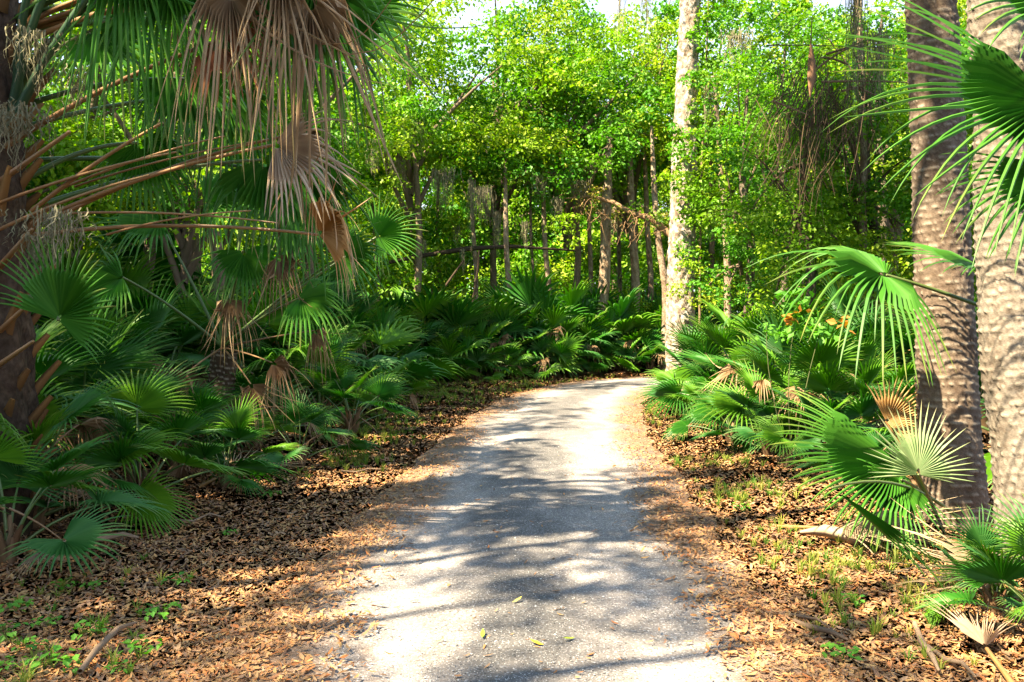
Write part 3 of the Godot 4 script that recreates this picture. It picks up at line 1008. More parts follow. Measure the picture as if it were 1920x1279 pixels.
	part("trunk", palm_trunk(Vector3.ZERO, qt - qb, 0.2, 0.17, 23, Color(0.24, 0.19, 0.14), Color(0.36, 0.3, 0.23), 0.05), qp)
	own_frond(qp, "frond", qt, px(1985, 195, 4.1), px(1760, 185, 3.9), Vector3(-0.15, 0.5, 1.0), 1.25, {"seed": 13, "n": 30, "spread": 1.05, "droop": 0.75, "fuse": 0.3, "fold": 0.1, "steps": 7, "tint": sabal, "tip": Color(0.3, 0.28, 0.06), "tips": 0.4, "thick": 0.014, "crook": 0.2, "arch": 0.25, "label": "great dark frond with long splayed tips"})
	own_frond(qp, "frond", qt, px(1975, 330, 4.0), px(1890, 420, 3.85), Vector3(-0.3, 0.5, 1.0), 0.62, {"seed": 14, "n": 26, "spread": 1.5, "droop": 1.3, "fuse": 0.36, "steps": 6, "tint": sabal, "thick": 0.012})
	own_frond(qp, "frond", qt, px(1990, 20, 4.2), px(1850, -60, 4.1), Vector3(-0.2, 0.6, 1.0), 0.8, {"seed": 15, "n": 26, "spread": 1.3, "droop": 0.6, "fuse": 0.4, "steps": 5, "tint": sabal, "thick": 0.012})
	# palmetto at the lower corner
	var kb := on_ground(1965, 1215)
	palmetto(kb, 0.58, "glossy dark green palmetto crowding the foot of the pale ringed palm", "", 790, "near", 13, 2)
	palmetto(on_ground(1865, 1165), 0.42, "small grassy palmetto sprout beside the glossy dark palmetto", "", 791, "near", 8, 1)

# ------------------------------------------------------------------ the shaded thicket with the boot-covered palm
func build_left() -> void:
	var lb := Vector3(-3.72, 0, -5.7)
	lb.y = ground_h(lb.x, lb.z)
	var lp := thing("booted_palm", "old palm with broken leaf-stalk stubs all up its dark trunk", "palm tree", lb)
	part("trunk", bark_trunk([Vector3(0, -0.1, 0), Vector3(0.03, 1.6, 0), Vector3(0, 3.4, 0), Vector3(0.05, 5.4, 0)], [0.26, 0.24, 0.22, 0.2], 31, Color(0.06, 0.04, 0.028), Color(0.13, 0.09, 0.06), 0.09, 32, 14.0, 0.1), lp)
	var r := rng(32)
	for k in 120:
		var az := k * 2.4 + r.randf_range(-0.2, 0.2)
		var h := 0.12 + k * 0.042
		var d := Vector3(cos(az), 0, sin(az))
		var mb := MB.new()
		var l := r.randf_range(0.14, 0.36)
		var c := Color(0.15, 0.075, 0.03).lerp(Color(0.27, 0.14, 0.05), r.randf())
		tube(mb, bez(d * 0.2 + Vector3.UP * h, d * 0.28 + Vector3.UP * (h + l * 0.4), d * (0.27 + l * 0.55) + Vector3.UP * (h + l), 4), [0.06, 0.046, 0.036, 0.028, 0.02], 5, c.lerp(Color(0.07, 0.05, 0.03), 0.5), c, 0.4)
		part("leaf_stub", mb.mesh(mats.wood), lp)
	# stalks and fronds of that palm (photo pixels with depths near the trunk's)
	var brown := Color(0.22, 0.105, 0.035)
	var tan_ := [Color(0.19, 0.11, 0.05), Color(0.37, 0.26, 0.15)]
	var red := [Color(0.24, 0.09, 0.04), Color(0.34, 0.15, 0.06)]
	var ora := [Color(0.36, 0.18, 0.05), Color(0.46, 0.27, 0.1)]
	var face := Vector3(0.1, 0.35, 1.0)
	var hang := Vector3(0.25, 0.15, 1.0)
	# [kind, base px, hub px, tip px, rad, opts]
	var list := [
		["dry_frond", [-5, 285, 5.6], [405, 78, 5.1], [470, 95, 4.9], 0.62, {"n": 30, "spread": 1.6, "droop": 2.6, "bend": 0.7, "fuse": 0.42, "tint": red, "stalkcol": brown, "thick": 0.013, "label": "reddish brown dry fan with hanging tips"}],
		["dry_frond", [60, 420, 5.6], [512, 272, 5.0], [620, 300, 4.9], 0.62, {"n": 28, "spread": 1.3, "droop": 1.9, "bend": 0.8, "fuse": 0.4, "crook": 0.25, "tint": [Color(0.33, 0.24, 0.16), Color(0.46, 0.36, 0.25)], "stalkcol": brown, "thick": 0.01, "label": "greyish tan dry fan at the end of a long stalk"}],
		["dry_frond", [20, 90, 5.6], [430, -30, 4.9], [440, 120, 4.8], 1.2, {"n": 26, "spread": 1.5, "droop": 5.0, "bend": 0.45, "broken": 0.3, "fuse": 0.16, "tint": tan_, "stalkcol": brown, "thick": 0.013, "crook": 0.3}],
		["dry_frond", [30, 60, 5.7], [575, -10, 5.0], [620, 120, 4.9], 1.3, {"n": 26, "spread": 1.5, "droop": 5.0, "bend": 0.45, "broken": 0.3, "fuse": 0.2, "tint": tan_, "stalkcol": brown, "thick": 0.013, "crook": 0.3, "label": "tan dry frond hanging like a curtain"}],
		["frond", [20, 40, 5.7], [320, -60, 5.0], [300, 120, 4.9], 1.2, {"n": 26, "spread": 1.6, "droop": 4.0, "bend": 0.5, "fuse": 0.2, "tint": sabal, "thick": 0.014, "crook": 0.22}],
		["frond", [20, 40, 5.7], [500, -50, 5.2], [540, 120, 5.1], 1.3, {"n": 28, "spread": 1.7, "droop": 4.0, "bend": 0.5, "fuse": 0.25, "tint": sabal, "thick": 0.014, "crook": 0.2, "tip": Color(0.4, 0.3, 0.12), "tips": 0.7}],
		["dry_frond", [20, 60, 5.7], [360, -60, 5.3], [370, 60, 5.2], 1.05, {"n": 16, "spread": 1.4, "droop": 6.0, "bend": 0.4, "broken": 0.5, "fuse": 0.12, "tint": tan_, "stalkcol": brown, "thick": 0.012, "crook": 0.3}],
		["dry_frond", [30, 60, 5.7], [520, -60, 4.8], [560, 60, 4.7], 1.25, {"n": 26, "spread": 1.6, "droop": 6.0, "bend": 0.4, "broken": 0.5, "fuse": 0.12, "tint": tan_, "stalkcol": brown, "thick": 0.012, "crook": 0.3}],
		["frond", [30, 40, 5.7], [230, -80, 4.9], [230, 100, 4.8], 1.2, {"n": 22, "spread": 1.6, "droop": 6.0, "bend": 0.4, "fuse": 0.18, "tint": sabal, "thick": 0.012, "crook": 0.25}],
		["frond", [30, 40, 5.7], [600, -70, 5.1], [640, 60, 5.0], 1.25, {"n": 28, "spread": 1.7, "droop": 5.0, "bend": 0.5, "fuse": 0.2, "tint": sabal, "thick": 0.012, "crook": 0.22, "tip": Color(0.4, 0.3, 0.12), "tips": 0.6}],
		["frond", [40, 240, 5.8], [420, 180, 6.4], [450, 260, 6.3], 1.0, {"n": 30, "spread": 1.8, "droop": 4.0, "bend": 0.6, "fuse": 0.3, "tint": sabal, "thick": 0.011}],
		["frond", [60, 300, 5.9], [570, 330, 6.6], [600, 400, 6.5], 1.0, {"n": 30, "spread": 1.8, "droop": 4.0, "bend": 0.6, "fuse": 0.3, "tint": sabal, "thick": 0.011}],
		["frond", [20, 180, 5.7], [180, 55, 5.5], [240, 110, 5.4], 0.6, {"n": 28, "spread": 1.6, "droop": 1.3, "tint": sabal, "thick": 0.016, "fuse": 0.45}],
		["frond", [40, 200, 5.8], [345, 148, 5.9], [370, 200, 5.8], 0.72, {"n": 30, "spread": 1.9, "droop": 3.0, "bend": 0.8, "tint": sabal, "thick": 0.012, "fuse": 0.45, "label": "dark green fan folded down over its stalk"}],
		["frond", [60, 330, 5.8], [260, 268, 6.0], [300, 330, 6.0], 0.62, {"n": 28, "spread": 1.7, "droop": 3.0, "bend": 0.8, "tint": sabal, "thick": 0.012}],
		["frond", [30, 60, 5.8], [600, 40, 5.7], [680, 60, 5.6], 0.78, {"n": 34, "spread": 2.0, "droop": 0.9, "tint": sabal, "thick": 0.013, "fuse": 0.5, "label": "broad green fan against the sunlit canopy"}],
		["dry_frond", [70, 440, 5.6], [595, 440, 5.2], [660, 395, 5.0], 0.55, {"n": 30, "spread": 1.15, "droop": 5.0, "bend": 0.6, "fuse": 0.42, "tip": Color(0.33, 0.29, 0.24), "tips": 1.0, "tint": ora, "stalkcol": brown, "thick": 0.009, "crook": 0.25, "label": "orange-brown dry fan with grey hanging tips"}],
		["dry_frond", [120, 400, 5.5], [560, 250, 5.2], [600, 330, 5.1], 0.72, {"n": 24, "spread": 1.4, "droop": 5.0, "bend": 0.5, "broken": 0.3, "fuse": 0.2, "tint": tan_, "stalkcol": brown, "thick": 0.009, "crook": 0.25}],
		["frond", [90, 380, 5.8], [490, 300, 6.2], [530, 360, 6.1], 0.85, {"n": 30, "spread": 1.7, "droop": 3.0, "bend": 0.8, "tint": sabal, "thick": 0.011}],
		["frond", [30, 60, 5.8], [690, 0, 6.2], [720, 40, 6.2], 0.5, {"n": 26, "spread": 2.2, "droop": 0.6, "tint": sabal, "thick": 0.01}],
		["frond", [40, 560, 5.6], [110, 600, 4.9], [135, 520, 4.8], 0.5, {"n": 36, "spread": 1.75, "droop": 0.35, "tint": sabal, "thick": 0.01, "fuse": 0.55, "label": "large dark green fan spread open by the stubbed trunk"}],
	]
	for i in list.size():
		var a: Array = list[i]
		var o: Dictionary = a[5]
		o.seed = 60 + i
		o.steps = 6
		own_frond(lp, a[0], px(a[1][0], a[1][1], a[1][2]), px(a[2][0], a[2][1], a[2][2]), px(a[3][0], a[3][1], a[3][2]), hang if o.droop > 1.5 else face, a[4], o)
	# bare stalks whose blades have dropped
	var bare := [[0, 340, 130, 247, 0.022], [60, 395, 305, 230, 0.016], [0, 430, 280, 328, 0.013], [130, 400, 520, 418, 0.009], [100, 360, 420, 255, 0.01], [0, 380, 330, 285, 0.012], [0, 500, 60, 430, 0.022], [0, 620, 70, 555, 0.02], [-10, 690, 62, 640, 0.02], [200, 440, 470, 395, 0.008], [140, 350, 500, 262, 0.008]]
	for i in bare.size():
		var a: Array = bare[i]
		var s := px(a[0], a[1], 5.5) - lb
		var e := px(a[2], a[3], 5.1) - lb
		part("bare_stalk", stalk_mesh(s, (s + e) * 0.5 + Vector3.UP * (0.06 if a[4] < 0.02 else 0.0), e, a[4] * 1.1, a[4] * 0.55, brown, Color(0.3, 0.17, 0.07), 6, 8), lp)
	for i in 4:
		var s := px(10 + 12 * i, 260 - 40 * i, 5.6) - lb
		var e := px([190, 95, 60, 240][i], -40, 5.3) - lb
		part("green_stalk", stalk_mesh(s, (s + e) * 0.5 + Vector3(-0.06, 0.05, 0), e, 0.035, 0.022, Color(0.02, 0.05, 0.02), Color(0.03, 0.08, 0.03), 7, 8), lp)

	# second palm: skirt of dry fronds, fans on long stalks
	var sb := on_ground(400, 862)
	var sp := thing("skirted_palm", "young palm with a skirt of dry fronds and long green stalks", "palm tree", sb)
	part("trunk", palm_trunk(Vector3(0, -0.05, 0), Vector3(0.12, 1.15, 0), 0.17, 0.14, 41, Color(0.08, 0.055, 0.035), Color(0.15, 0.1, 0.06), 0.1), sp)
	var head := sb + Vector3(0.12, 1.2, 0)
	var dd := 8.9
	var up := [
		["frond", [385, 380, 8.9], [440, 360, 8.8], 0.8, 1.5], ["frond", [470, 340, 9.2], [520, 330, 9.0], 0.9, 1.4], ["frond", [300, 420, 9.2], [240, 420, 9], 0.8, 1.2], ["frond", [540, 420, 8.8], [620, 430, 8.6], 0.8, 1.3], ["frond", [455, 470, 8.4], [480, 540, 8.2], 0.75, 1.4], ["frond", [640, 480, 8.6], [710, 500, 8.4], 0.7, 1.2], ["frond", [230, 520, 8.5], [170, 540, 8.4], 0.7, 1.0], ["frond", [560, 560, 8.2], [640, 580, 8.0], 0.7, 1.2], ["frond", [705, 445, 9.4], [760, 430, 9.3], 0.62, 0.5],
		["dry_frond", [520, 480, 8.3], [560, 560, 8.2], 0.8, 2.2], ["dry_frond", [430, 560, 8.2], [440, 640, 8.0], 0.7, 2.0], ["dry_frond", [510, 680, 8.3], [580, 720, 8.2], 0.65, 2.0], ["dry_frond", [350, 700, 8.3], [300, 760, 8.2], 0.65, 2.0], ["dry_frond", [470, 720, 8.1], [500, 800, 8.0], 0.6, 1.8], ["dry_frond", [590, 620, 8.5], [640, 700, 8.4], 0.6, 2.0]]
	for i in up.size():
		var a: Array = up[i]
		own_frond(sp, a[0], head, px(a[1][0], a[1][1], a[1][2]), px(a[2][0], a[2][1], a[2][2]), Vector3(sin(i * 2.1) * 0.7, 0.45 + 0.4 * sin(i * 1.3), 1.0), a[3], {"seed": 90 + i, "n": 28, "spread": 1.7 if a[0] == "frond" else 1.4, "droop": a[4] * (1.5 if a[0] == "frond" else 2.4), "bend": 0.75 if a[0] == "frond" else 0.5, "broken": 0.06 if a[0] == "frond" else 0.3, "steps": 5, "fuse": 0.4 if a[0] == "frond" else 0.22, "tint": (sabal if a[0] == "frond" else tan_), "crook": 0.18 if a[0] == "frond" else 0.35, "thick": 0.011 if a[0] == "frond" else 0.007, "stalkcol": Color(0.05, 0.11, 0.025) if a[0] == "frond" else Color(0.16, 0.09, 0.04), "arch": 0.1 if a[0] == "frond" else 0.03})

	# palmettos of that side: [px x, base y, size, count, dead, label]
	var pl := [
		[265, 965, 0.95, 12, 2, "dark palmetto with one tall upright fan beside the leaf litter"], [60, 1010, 0.95, 12, 4, "palmetto with yellowing drooping fans below the stubbed palm"], [420, 930, 0.6, 9, 1, "small ribbon-leaved palmetto over a fallen tan frond"], [560, 880, 0.75, 10, 2, "low spreading palmetto at the litter's edge under the skirted palm"], [660, 820, 0.95, 11, 2, "leafy palmetto leaning toward the lane below dry hanging fans"], [690, 740, 1.55, 12, 2, "bright palmetto with a big upright fan between hedge and thicket"], [600, 800, 1.1, 11, 2, ""], [480, 850, 1.0, 10, 3, ""], [330, 900, 1.0, 10, 3, ""], [150, 900, 1.3, 12, 3, ""], [-60, 960, 1.4, 12, 3, ""], [40, 880, 1.6, 12, 4, ""], [15, 1080, 0.75, 12, 3, "palmetto with ragged drooping fans at the very foot of the stubbed palm"], [230, 840, 1.6, 12, 3, ""], [300, 800, 1.9, 12, 3, ""], [450, 790, 1.7, 12, 3, ""], [560, 770, 1.7, 12, 3, ""], [630, 755, 1.5, 11, 2, ""], [380, 770, 2.1, 12, 3, ""], [150, 790, 2.3, 12, 3, ""], [30, 800, 2.3, 12, 3, ""], [500, 745, 2.2, 12, 3, ""], [250, 755, 2.6, 12, 3, ""], [100, 750, 2.8, 12, 3, ""], [720, 775, 0.8, 9, 1, "small green palmetto in the grass by the lane's bend"], [400, 740, 2.6, 12, 2, ""], [600, 735, 2.0, 11, 2, ""]]
	for i in pl.size():
		var a: Array = pl[i]
		var own: bool = a[5] != ""
		palmetto(on_ground(a[0], a[1]), a[2], a[5] if own else "shaded palmetto in the dim thicket around the skirted palm", "" if own else "palmettos in the dim thicket", 800 + i, "near" if a[1] > 760 else "far", a[3], a[4])
	# trees behind that thicket
	for i in 9:
		var rr := rng(900 + i)
		var x: float = [-5.5, -8, -11, -7, -10.5, -14, -4.8, -13, -9][i]
		var z: float = [-13.5, -12, -12.5, -17, -17.5, -15, -17.5, -20, -22][i]
		tree("shade_tree", "green leafy tree standing in the wood behind the skirted palm", "trees behind the skirted palm", Vector3(x, ground_h(x, z), z), rr.randf_range(4.0, 6.0), rr.randf_range(0.62, 0.8), rr.randf_range(0.75, 0.95), [1, 3, 5, 2, 0, 1, 6, 3, 2][i], 910 + i, 0.12)

# ------------------------------------------------------------------ tall oaks that shade the lane (their crowns lie above the frame)
func build_overstory() -> void:
	var sparse := []
	for k in 2:
		var hubs := crown_hubs(230 + k, 3.0, 2.4, 30, 0.6)
		var mb := MB.new()
		for j in 15:
			var h: Vector3 = hubs[j * 2][0]
			tube(mb, bez(Vector3(0, -2.0 + 0.1 * j, 0), h * 0.5 + Vector3(0, -0.3, 0), h, 7), taper(0.1, 0.02, 7), 6, Color(0.16, 0.12, 0.085))
		sparse.append([foliage(hubs, 330, 0.14, canopy, 240 + k), mb.mesh(mats.wood)])
	# [x, z, crown height, wide, tall]; the small leaning crowns are added to dapple the shade
	var spots := [[-7.4, -3.3, 9.5, 1.0, 1.0, 0], [-8.6, -6.6, 9.5, 1.0, 1.0, 0], [-10.4, 3.2, 9.5, 1.0, 1.0, 0], [-7.0, -9.6, 10.0, 0.6, 0.7, 0], [-4.4, -14.5, 11.0, 0.4, 0.5, -2.5], [-11.5, -1.0, 9.0, 1.1, 1.1, 0], [-12, -7.5, 9.0, 1.1, 1.1, 0], [-5.6, 1.9, 9.0, 0.33, 0.4, -2], [-4.0, -2.6, 8.0, 0.35, 0.4, -2], [-8.9, 0.0, 9.5, 0.9, 0.9, -1], [-3.4, -0.6, 8.5, 0.32, 0.35, -3], [-3.2, -4.6, 9.0, 0.4, 0.4, -4], [-5.2, -0.9, 9.0, 0.3, 0.3, -3], [-0.6, -3.4, 9.5, 0.38, 0.4, -5], [-6.0, -14.2, 11.0, 0.35, 0.4, -2], [-5.6, -17.6, 11.6, 0.8, 0.6, -2.5]]
	for i in spots.size():
		var a: Array = spots[i]
		var t := thing("overhanging_oak", "tall oak whose unseen crown shades the lane from above", "tree", Vector3(a[0] + a[5], ground_h(a[0] + a[5], a[1]), a[1]), 0.0, "oaks shading the lane")
		part("trunk", bark_trunk([Vector3(0, -0.2, 0), Vector3(0.2 - a[5] * 0.3, a[2] * 0.55, 0), Vector3(-a[5], a[2], 0.1)], [0.26 * minf(1.0, a[3] + 0.1), 0.2 * minf(1.0, a[3]), 0.1 * minf(1.0, a[3])], 1000 + i, Color(0.14, 0.1, 0.07), Color(0.28, 0.22, 0.16), 0.05, 16, 5.0, 0.3), t)
		var thick: bool = a[0] < -10.0
		for o in [part("limbs", trunk_kinds[2] if thick else sparse[i % 2][1], t), part("crown", crowns[2] if thick else sparse[i % 2][0], t)]:
			o.position = Vector3(-a[5], a[2], 0)
			o.rotation.y = i * 1.1
			o.scale = Vector3(a[3], a[4], a[3])

# ------------------------------------------------------------------ litter, grass and gravel
func litter_leaf(seed_: int) -> ArrayMesh:
	var r := rng(seed_)
	var mb := MB.new()
	var curl := r.randf_range(0.1, 0.35)
	var w: float = [0.1, 0.15, 0.2, 0.13][seed_ % 4]
	var last := []
	for j in 5:
		var t := j / 4.0
		var ww := w * sin(PI * clampf(t * 0.92 + 0.04, 0, 1))
		var y := curl * (t - 0.5) * (t - 0.5) * 1.6 + r.randf_range(-0.03, 0.03)
		var now := [mb.add(Vector3(-ww, y + curl * ww * 0.9, t - 0.5), Color.WHITE), mb.add(Vector3(0, y, t - 0.5), Color.WHITE), mb.add(Vector3(ww, y + curl * ww * 0.9, t - 0.5), Color.WHITE)]
		if j:
			mb.quad(last[0], last[1], now[1], now[0])
			mb.quad(last[1], last[2], now[2], now[1])
		last = now
	return mb.mesh(mats.litter)

func build_litter() -> void:
	var r := rng(1)
	var pal := [Color(0.30, 0.14, 0.05), Color(0.42, 0.23, 0.09), Color(0.36, 0.13, 0.04), Color(0.2, 0.12, 0.07), Color(0.3, 0.19, 0.11), Color(0.46, 0.28, 0.11), Color(0.17, 0.095, 0.055)]
	for v in 4:
		var xf := []
		var cl := []
		var made := 0
		while made < 56000:
			var d := 2.6 + 21.0 * pow(r.randf(), 1.9)
			var span := 0.72 * d + 0.6
			var x := r.randf_range(-span, span)
			var z := -d
			var q := road_dist(x, z)
			var e := q + 0.3 * noise.get_noise_2d(x * 26.0, z * 26.0) + 0.3 * noise.get_noise_2d(x * 9.0, z * 9.0 + 50.0)
			var dens := smoothstep(0.75, 1.45, e)
			if e < 0.82: dens = 0.006
			dens *= 1.0 - 0.5 * smoothstep(4.0, 7.0, q)
			if r.randf() > dens: continue
			made += 1
			var lift := ground_h(x, z) + r.randf_range(0.002, 0.022) if q > 1.5 else maxf(ground_h(x, z), 0.03 * (1.0 - pow(q / 1.55, 2.0)) - 0.0) + r.randf_range(0.004, 0.012)
			var s := r.randf_range(0.022, 0.06)
			var b := Basis(Vector3.UP, r.randf() * TAU) * Basis(Vector3(1, 0, 0), r.randfn(0, 0.28)) * Basis(Vector3(0, 0, 1), r.randfn(0, 0.32))
			if r.randf() < 0.3: b = b * Basis(Vector3(0, 0, 1), PI)
			xf.append(Transform3D(b * Basis.from_scale(Vector3(s, s, s)), Vector3(x, lift, z)))
			var c: Color = pick(pal, r) * r.randf_range(0.75, 1.2)
			cl.append(c)
		instances("leaf_litter", litter_leaf(20 + v), xf, cl, "brown fallen oak leaves strewn over the lane's verges", "leaf litter")
	# grass tufts
	var gm := MB.new()
	for k in 9:
		var az := k * 2.4
		var d := Vector3(cos(az), 0, sin(az))
		var s := Vector3(-d.z, 0, d.x) * 0.028
		var h := 0.6 + 0.4 * fposmod(k * 0.37, 1.0)
		var a := gm.add(d * 0.05 - s, Color.WHITE)
		var b := gm.add(d * 0.05 + s, Color.WHITE)
		var m1 := gm.add(d * 0.18 + Vector3.UP * h * 0.6 - s, Color.WHITE)
		var m2 := gm.add(d * 0.18 + Vector3.UP * h * 0.6 + s, Color.WHITE)
		var tip := gm.add(d * 0.5 + Vector3.UP * h * 0.85, Color.WHITE)
		gm.quad(a, b, m2, m1)
		gm.tri(m1, m2, tip)
	var xf := []
	var cl := []
	# patches: [px x, px y, radius m, count]
	var patches := [[1400, 935, 0.45, 200], [1330, 870, 0.35, 110], [1520, 1020, 0.35, 90], [1560, 1070, 0.4, 110], [1260, 785, 0.7, 260], [1225, 765, 0.5, 160], [760, 755, 1.0, 420], [720, 790, 0.6, 260], [690, 820, 0.5, 320], [800, 745, 0.9, 500], [40, 1180, 0.5, 90], [150, 1240, 0.3, 30], [1700, 1080, 0.5, 110], [1800, 1160, 0.5, 90], [640, 870, 0.4, 160], [1000, 722, 1.4, 450], [1150, 716, 1.4, 400], [870, 730, 1.2, 450], [1600, 1150, 0.4, 60]]
	for pt in patches:
		var c := on_ground(pt[0], pt[1])
		for i in int(pt[3]):
			var p := c + Vector3(r.randfn(0, pt[2] * 0.8), 0, r.randfn(0, pt[2] * 0.8))
			if noise.get_noise_2d(p.x * 60.0, p.z * 60.0) < -0.02: continue
			if road_dist(p.x, p.z) < 1.45: continue
			p.y = ground_h(p.x, p.z) - 0.005
			var s := r.randf_range(0.05, 0.14)
			xf.append(Transform3D(Basis(Vector3.UP, r.randf() * TAU) * Basis.from_scale(Vector3(s, s * r.randf_range(0.6, 1.2), s)), p))
			cl.append(Color(0.08, 0.2, 0.02).lerp(Color(0.36, 0.33, 0.06), r.randf()))
	instances("grass", gm.mesh(mats.grass), xf, cl, "short green grass in patches along the lane's verges", "grass")
	# gravel and shell bits on the lane
	var sm := MB.new()
	var o := [Vector3(0, 0.5, 0), Vector3(0.6, 0, 0.1), Vector3(-0.1, 0, 0.5), Vector3(-0.55, 0.05, -0.1), Vector3(0.05, 0, -0.6), Vector3(0, -0.3, 0)]
	for p in o: sm.add(p, Color.WHITE)
	for k in 4:
		var a := 1 + k
		var b := 1 + (k + 1) % 4
		sm.tri(0, a, b)
		sm.tri(5, b, a)
	var sx := []
	var sc := []
	while sx.size() < 24000:
		var d := 3.0 + 13.0 * pow(r.randf(), 1.5)
		var off := r.randfn(0, 0.6)
		if absf(off) > 1.25: continue
		if absf(absf(off) - 0.75) < 0.25 and r.randf() < 0.6: continue
		var cx := 0.0
		for i in road.size() - 1:
			if road[i].z >= -d and road[i + 1].z < -d: cx = lerpf(road[i].x, road[i + 1].x, (road[i].z + d) / (road[i].z - road[i + 1].z))
		var s := r.randf_range(0.0028, 0.0065) * (2.2 if r.randf() < 0.03 else 1.0)
		sx.append(Transform3D(Basis(Vector3.UP, r.randf() * TAU) * Basis.from_scale(Vector3(s, s * 0.6, s)), Vector3(cx + off, 0.03 * (1.0 - pow(off / 1.55, 2.0)) - 0.016 * exp(-pow((absf(off / 1.55) - 0.52) / 0.17, 2.0)) + 0.003, -d)))
		var g := r.randf()
		sc.append(Color(0.55, 0.53, 0.5) if g < 0.25 else Color(0.25, 0.25, 0.25).lerp(Color(0.1, 0.1, 0.1), r.randf()))
	instances("gravel", sm.mesh(mats.stone), sx, sc, "white shell bits and grey gravel on the lane", "gravel")

# ------------------------------------------------------------------ moss, sticks, fallen fronds, seedlings
func build_details() -> void:
	var mm := []
	for k in 4: mm.append(moss_mesh(50 + k, [0.16, 0.28, 0.4, 0.22][k], 1.0, [40, 80, 130, 60][k]))
	# [px x, px y top, depth, long, wide, variant, label]
	var ms := [
		[1165, -60, 16, 1.6, 1.2, 0, "dark grey moss beard hanging from above, the wider of a pair"], [1212, -70, 16, 2.0, 1.0, 3, "dark grey moss beard hanging from above, the longer of a pair"],
		[884, 340, 24, 2.6, 0.8, 0, ""], [830, 318, 24, 1.6, 1.5, 1, ""], [772, 222, 23, 1.2, 1.5, 1, ""], [932, 400, 25, 1.8, 0.7, 3, ""], [906, 352, 24.5, 1.4, 1.0, 2, ""], [985, 415, 25, 1.3, 0.9, 0, ""], [1012, 330, 25, 1.0, 1.2, 1, ""], [1046, 372, 25, 1.2, 1.0, 3, ""], [1088, 340, 25, 0.8, 1.4, 1, ""], [858, 425, 26, 0.9, 1.0, 0, ""], [795, 450, 25, 1.3, 0.7, 0, ""], [1150, 415, 25, 0.7, 1.2, 3, ""], [745, 300, 24, 1.0, 1.2, 1, ""], [700, 260, 23, 1.3, 1.0, 3, ""], [1110, 300, 25, 0.8, 0.9, 0, ""], [868, 468, 24.8, 0.9, 0.6, 0, ""],
		[1605, -20, 13, 2.8, 0.9, 3, "long grey moss rope hanging beside the brown ringed palm"], [1650, 60, 13, 1.5, 1.0, 1, "short grey moss tuft hanging near the brown ringed palm"], [1385, 60, 17, 1.0, 1.2, 1, "grey moss tuft in the lime foliage near the pale tree"], [1330, 150, 18, 1.8, 0.9, 3, "moss trailing down behind the climbing vine"],
		[100, 395, 5.0, 0.5, 0.7, 1, "pale moss clump hanging on the stubbed palm's fan"], [60, 440, 5.0, 0.35, 0.6, 0, "small pale moss wisp on the stubbed palm's trunk"], [70, 60, 5.4, 0.5, 0.7, 1, "grey moss bundle high on the stubbed palm"], [150, 130, 5.4, 0.4, 0.7, 0, "grey moss veil between the stubbed palm's stalks"], [30, 200, 5.3, 0.5, 0.9, 1, "grey moss wad against the stubbed palm's dark trunk"]]
	for i in ms.size():
		var a: Array = ms[i]
		var own: bool = a[6] != ""
		var o := single("hanging_moss", mm[a[5]], a[6] if own else "tan-grey moss beard hanging from the canopy over the hedge", "moss", px(a[0], a[1], a[2]), "" if own else "moss beards over the hedge")
		o.scale = Vector3(a[4], a[3], a[4])
		o.rotation.y = i * 1.3
	# level dark limb and the crooked oak limb over the trunks
	var lm := MB.new()
	var l0 := px(730, 492, 25)
	tube(lm, [Vector3.ZERO, px(800, 478, 25) - l0, px(880, 466, 25) - l0, px(960, 462, 25) - l0, px(1080, 470, 25.5) - l0], [0.05, 0.07, 0.08, 0.06, 0.03], 8, Color(0.08, 0.06, 0.04))
	single("oak_limb", lm.mesh(mats.bark), "level dark oak limb stretched under the canopy behind the hedge", "branch", l0)
	var km := MB.new()
	var k0 := px(1060, 372, 25)
	tube(km, [Vector3.ZERO, px(1110, 368, 25) - k0, px(1150, 380, 24.8) - k0, px(1185, 400, 24.6) - k0, px(1225, 412, 24.4) - k0, px(1262, 445, 24.2) - k0], [0.02, 0.05, 0.075, 0.085, 0.095, 0.11], 9, Color(0.24, 0.15, 0.085))
	var rk := rng(8)
	for k in 90:
		var a := k0.lerp(px(1255, 432, 24.3), rk.randf()) - k0 + ball(rk) * 0.35
		tube(km, bez(a, a + ball(rk) * 0.3, a + ball(rk) * 0.4 + Vector3.DOWN * 0.35, 4), taper(0.011, 0.005, 4), 4, Color(0.28, 0.17, 0.09))
	var kl := thing("oak_limb", "crooked twiggy brown oak limb arching over the trunks by the bend", "branch", k0)
	part("wood", km.mesh(mats.wood), kl)
	var kh := []
	for k in 14: kh.append([k0.lerp(px(1255, 432, 24.3), rk.randf()) - k0 + Vector3(0, rk.randf_range(-0.1, 0.6), 0), rk.randf_range(0.25, 0.5)])
	part("leaves", foliage(kh, 420, 0.1, [Color(0.1, 0.22, 0.02), Color(0.3, 0.24, 0.05)], 81), kl)
	# sloping bare stems over the hedge
	for a in [[745, 610, 870, 488, 21.5, "dark bare stem slanting low over the hedge"], [875, 560, 898, 470, 22.5, "short dark stem slanting up from the hedge"]]:
		var sm := MB.new()
		var s0 := px(a[0], a[1], a[4])
		var s1 := px(a[2], a[3], a[4]) - s0
		tube(sm, bez(Vector3(-0.1, -1.2, 0), s1 * 0.4 + Vector3(0.2, -0.1, 0), s1, 7), taper(0.05, 0.025, 7), 6, Color(0.07, 0.05, 0.035))
		single("bare_stem", sm.mesh(mats.wood), a[5], "branch", s0)
	# fallen dry fronds
	var tan_ := [Color(0.3, 0.21, 0.12), Color(0.46, 0.35, 0.22)]
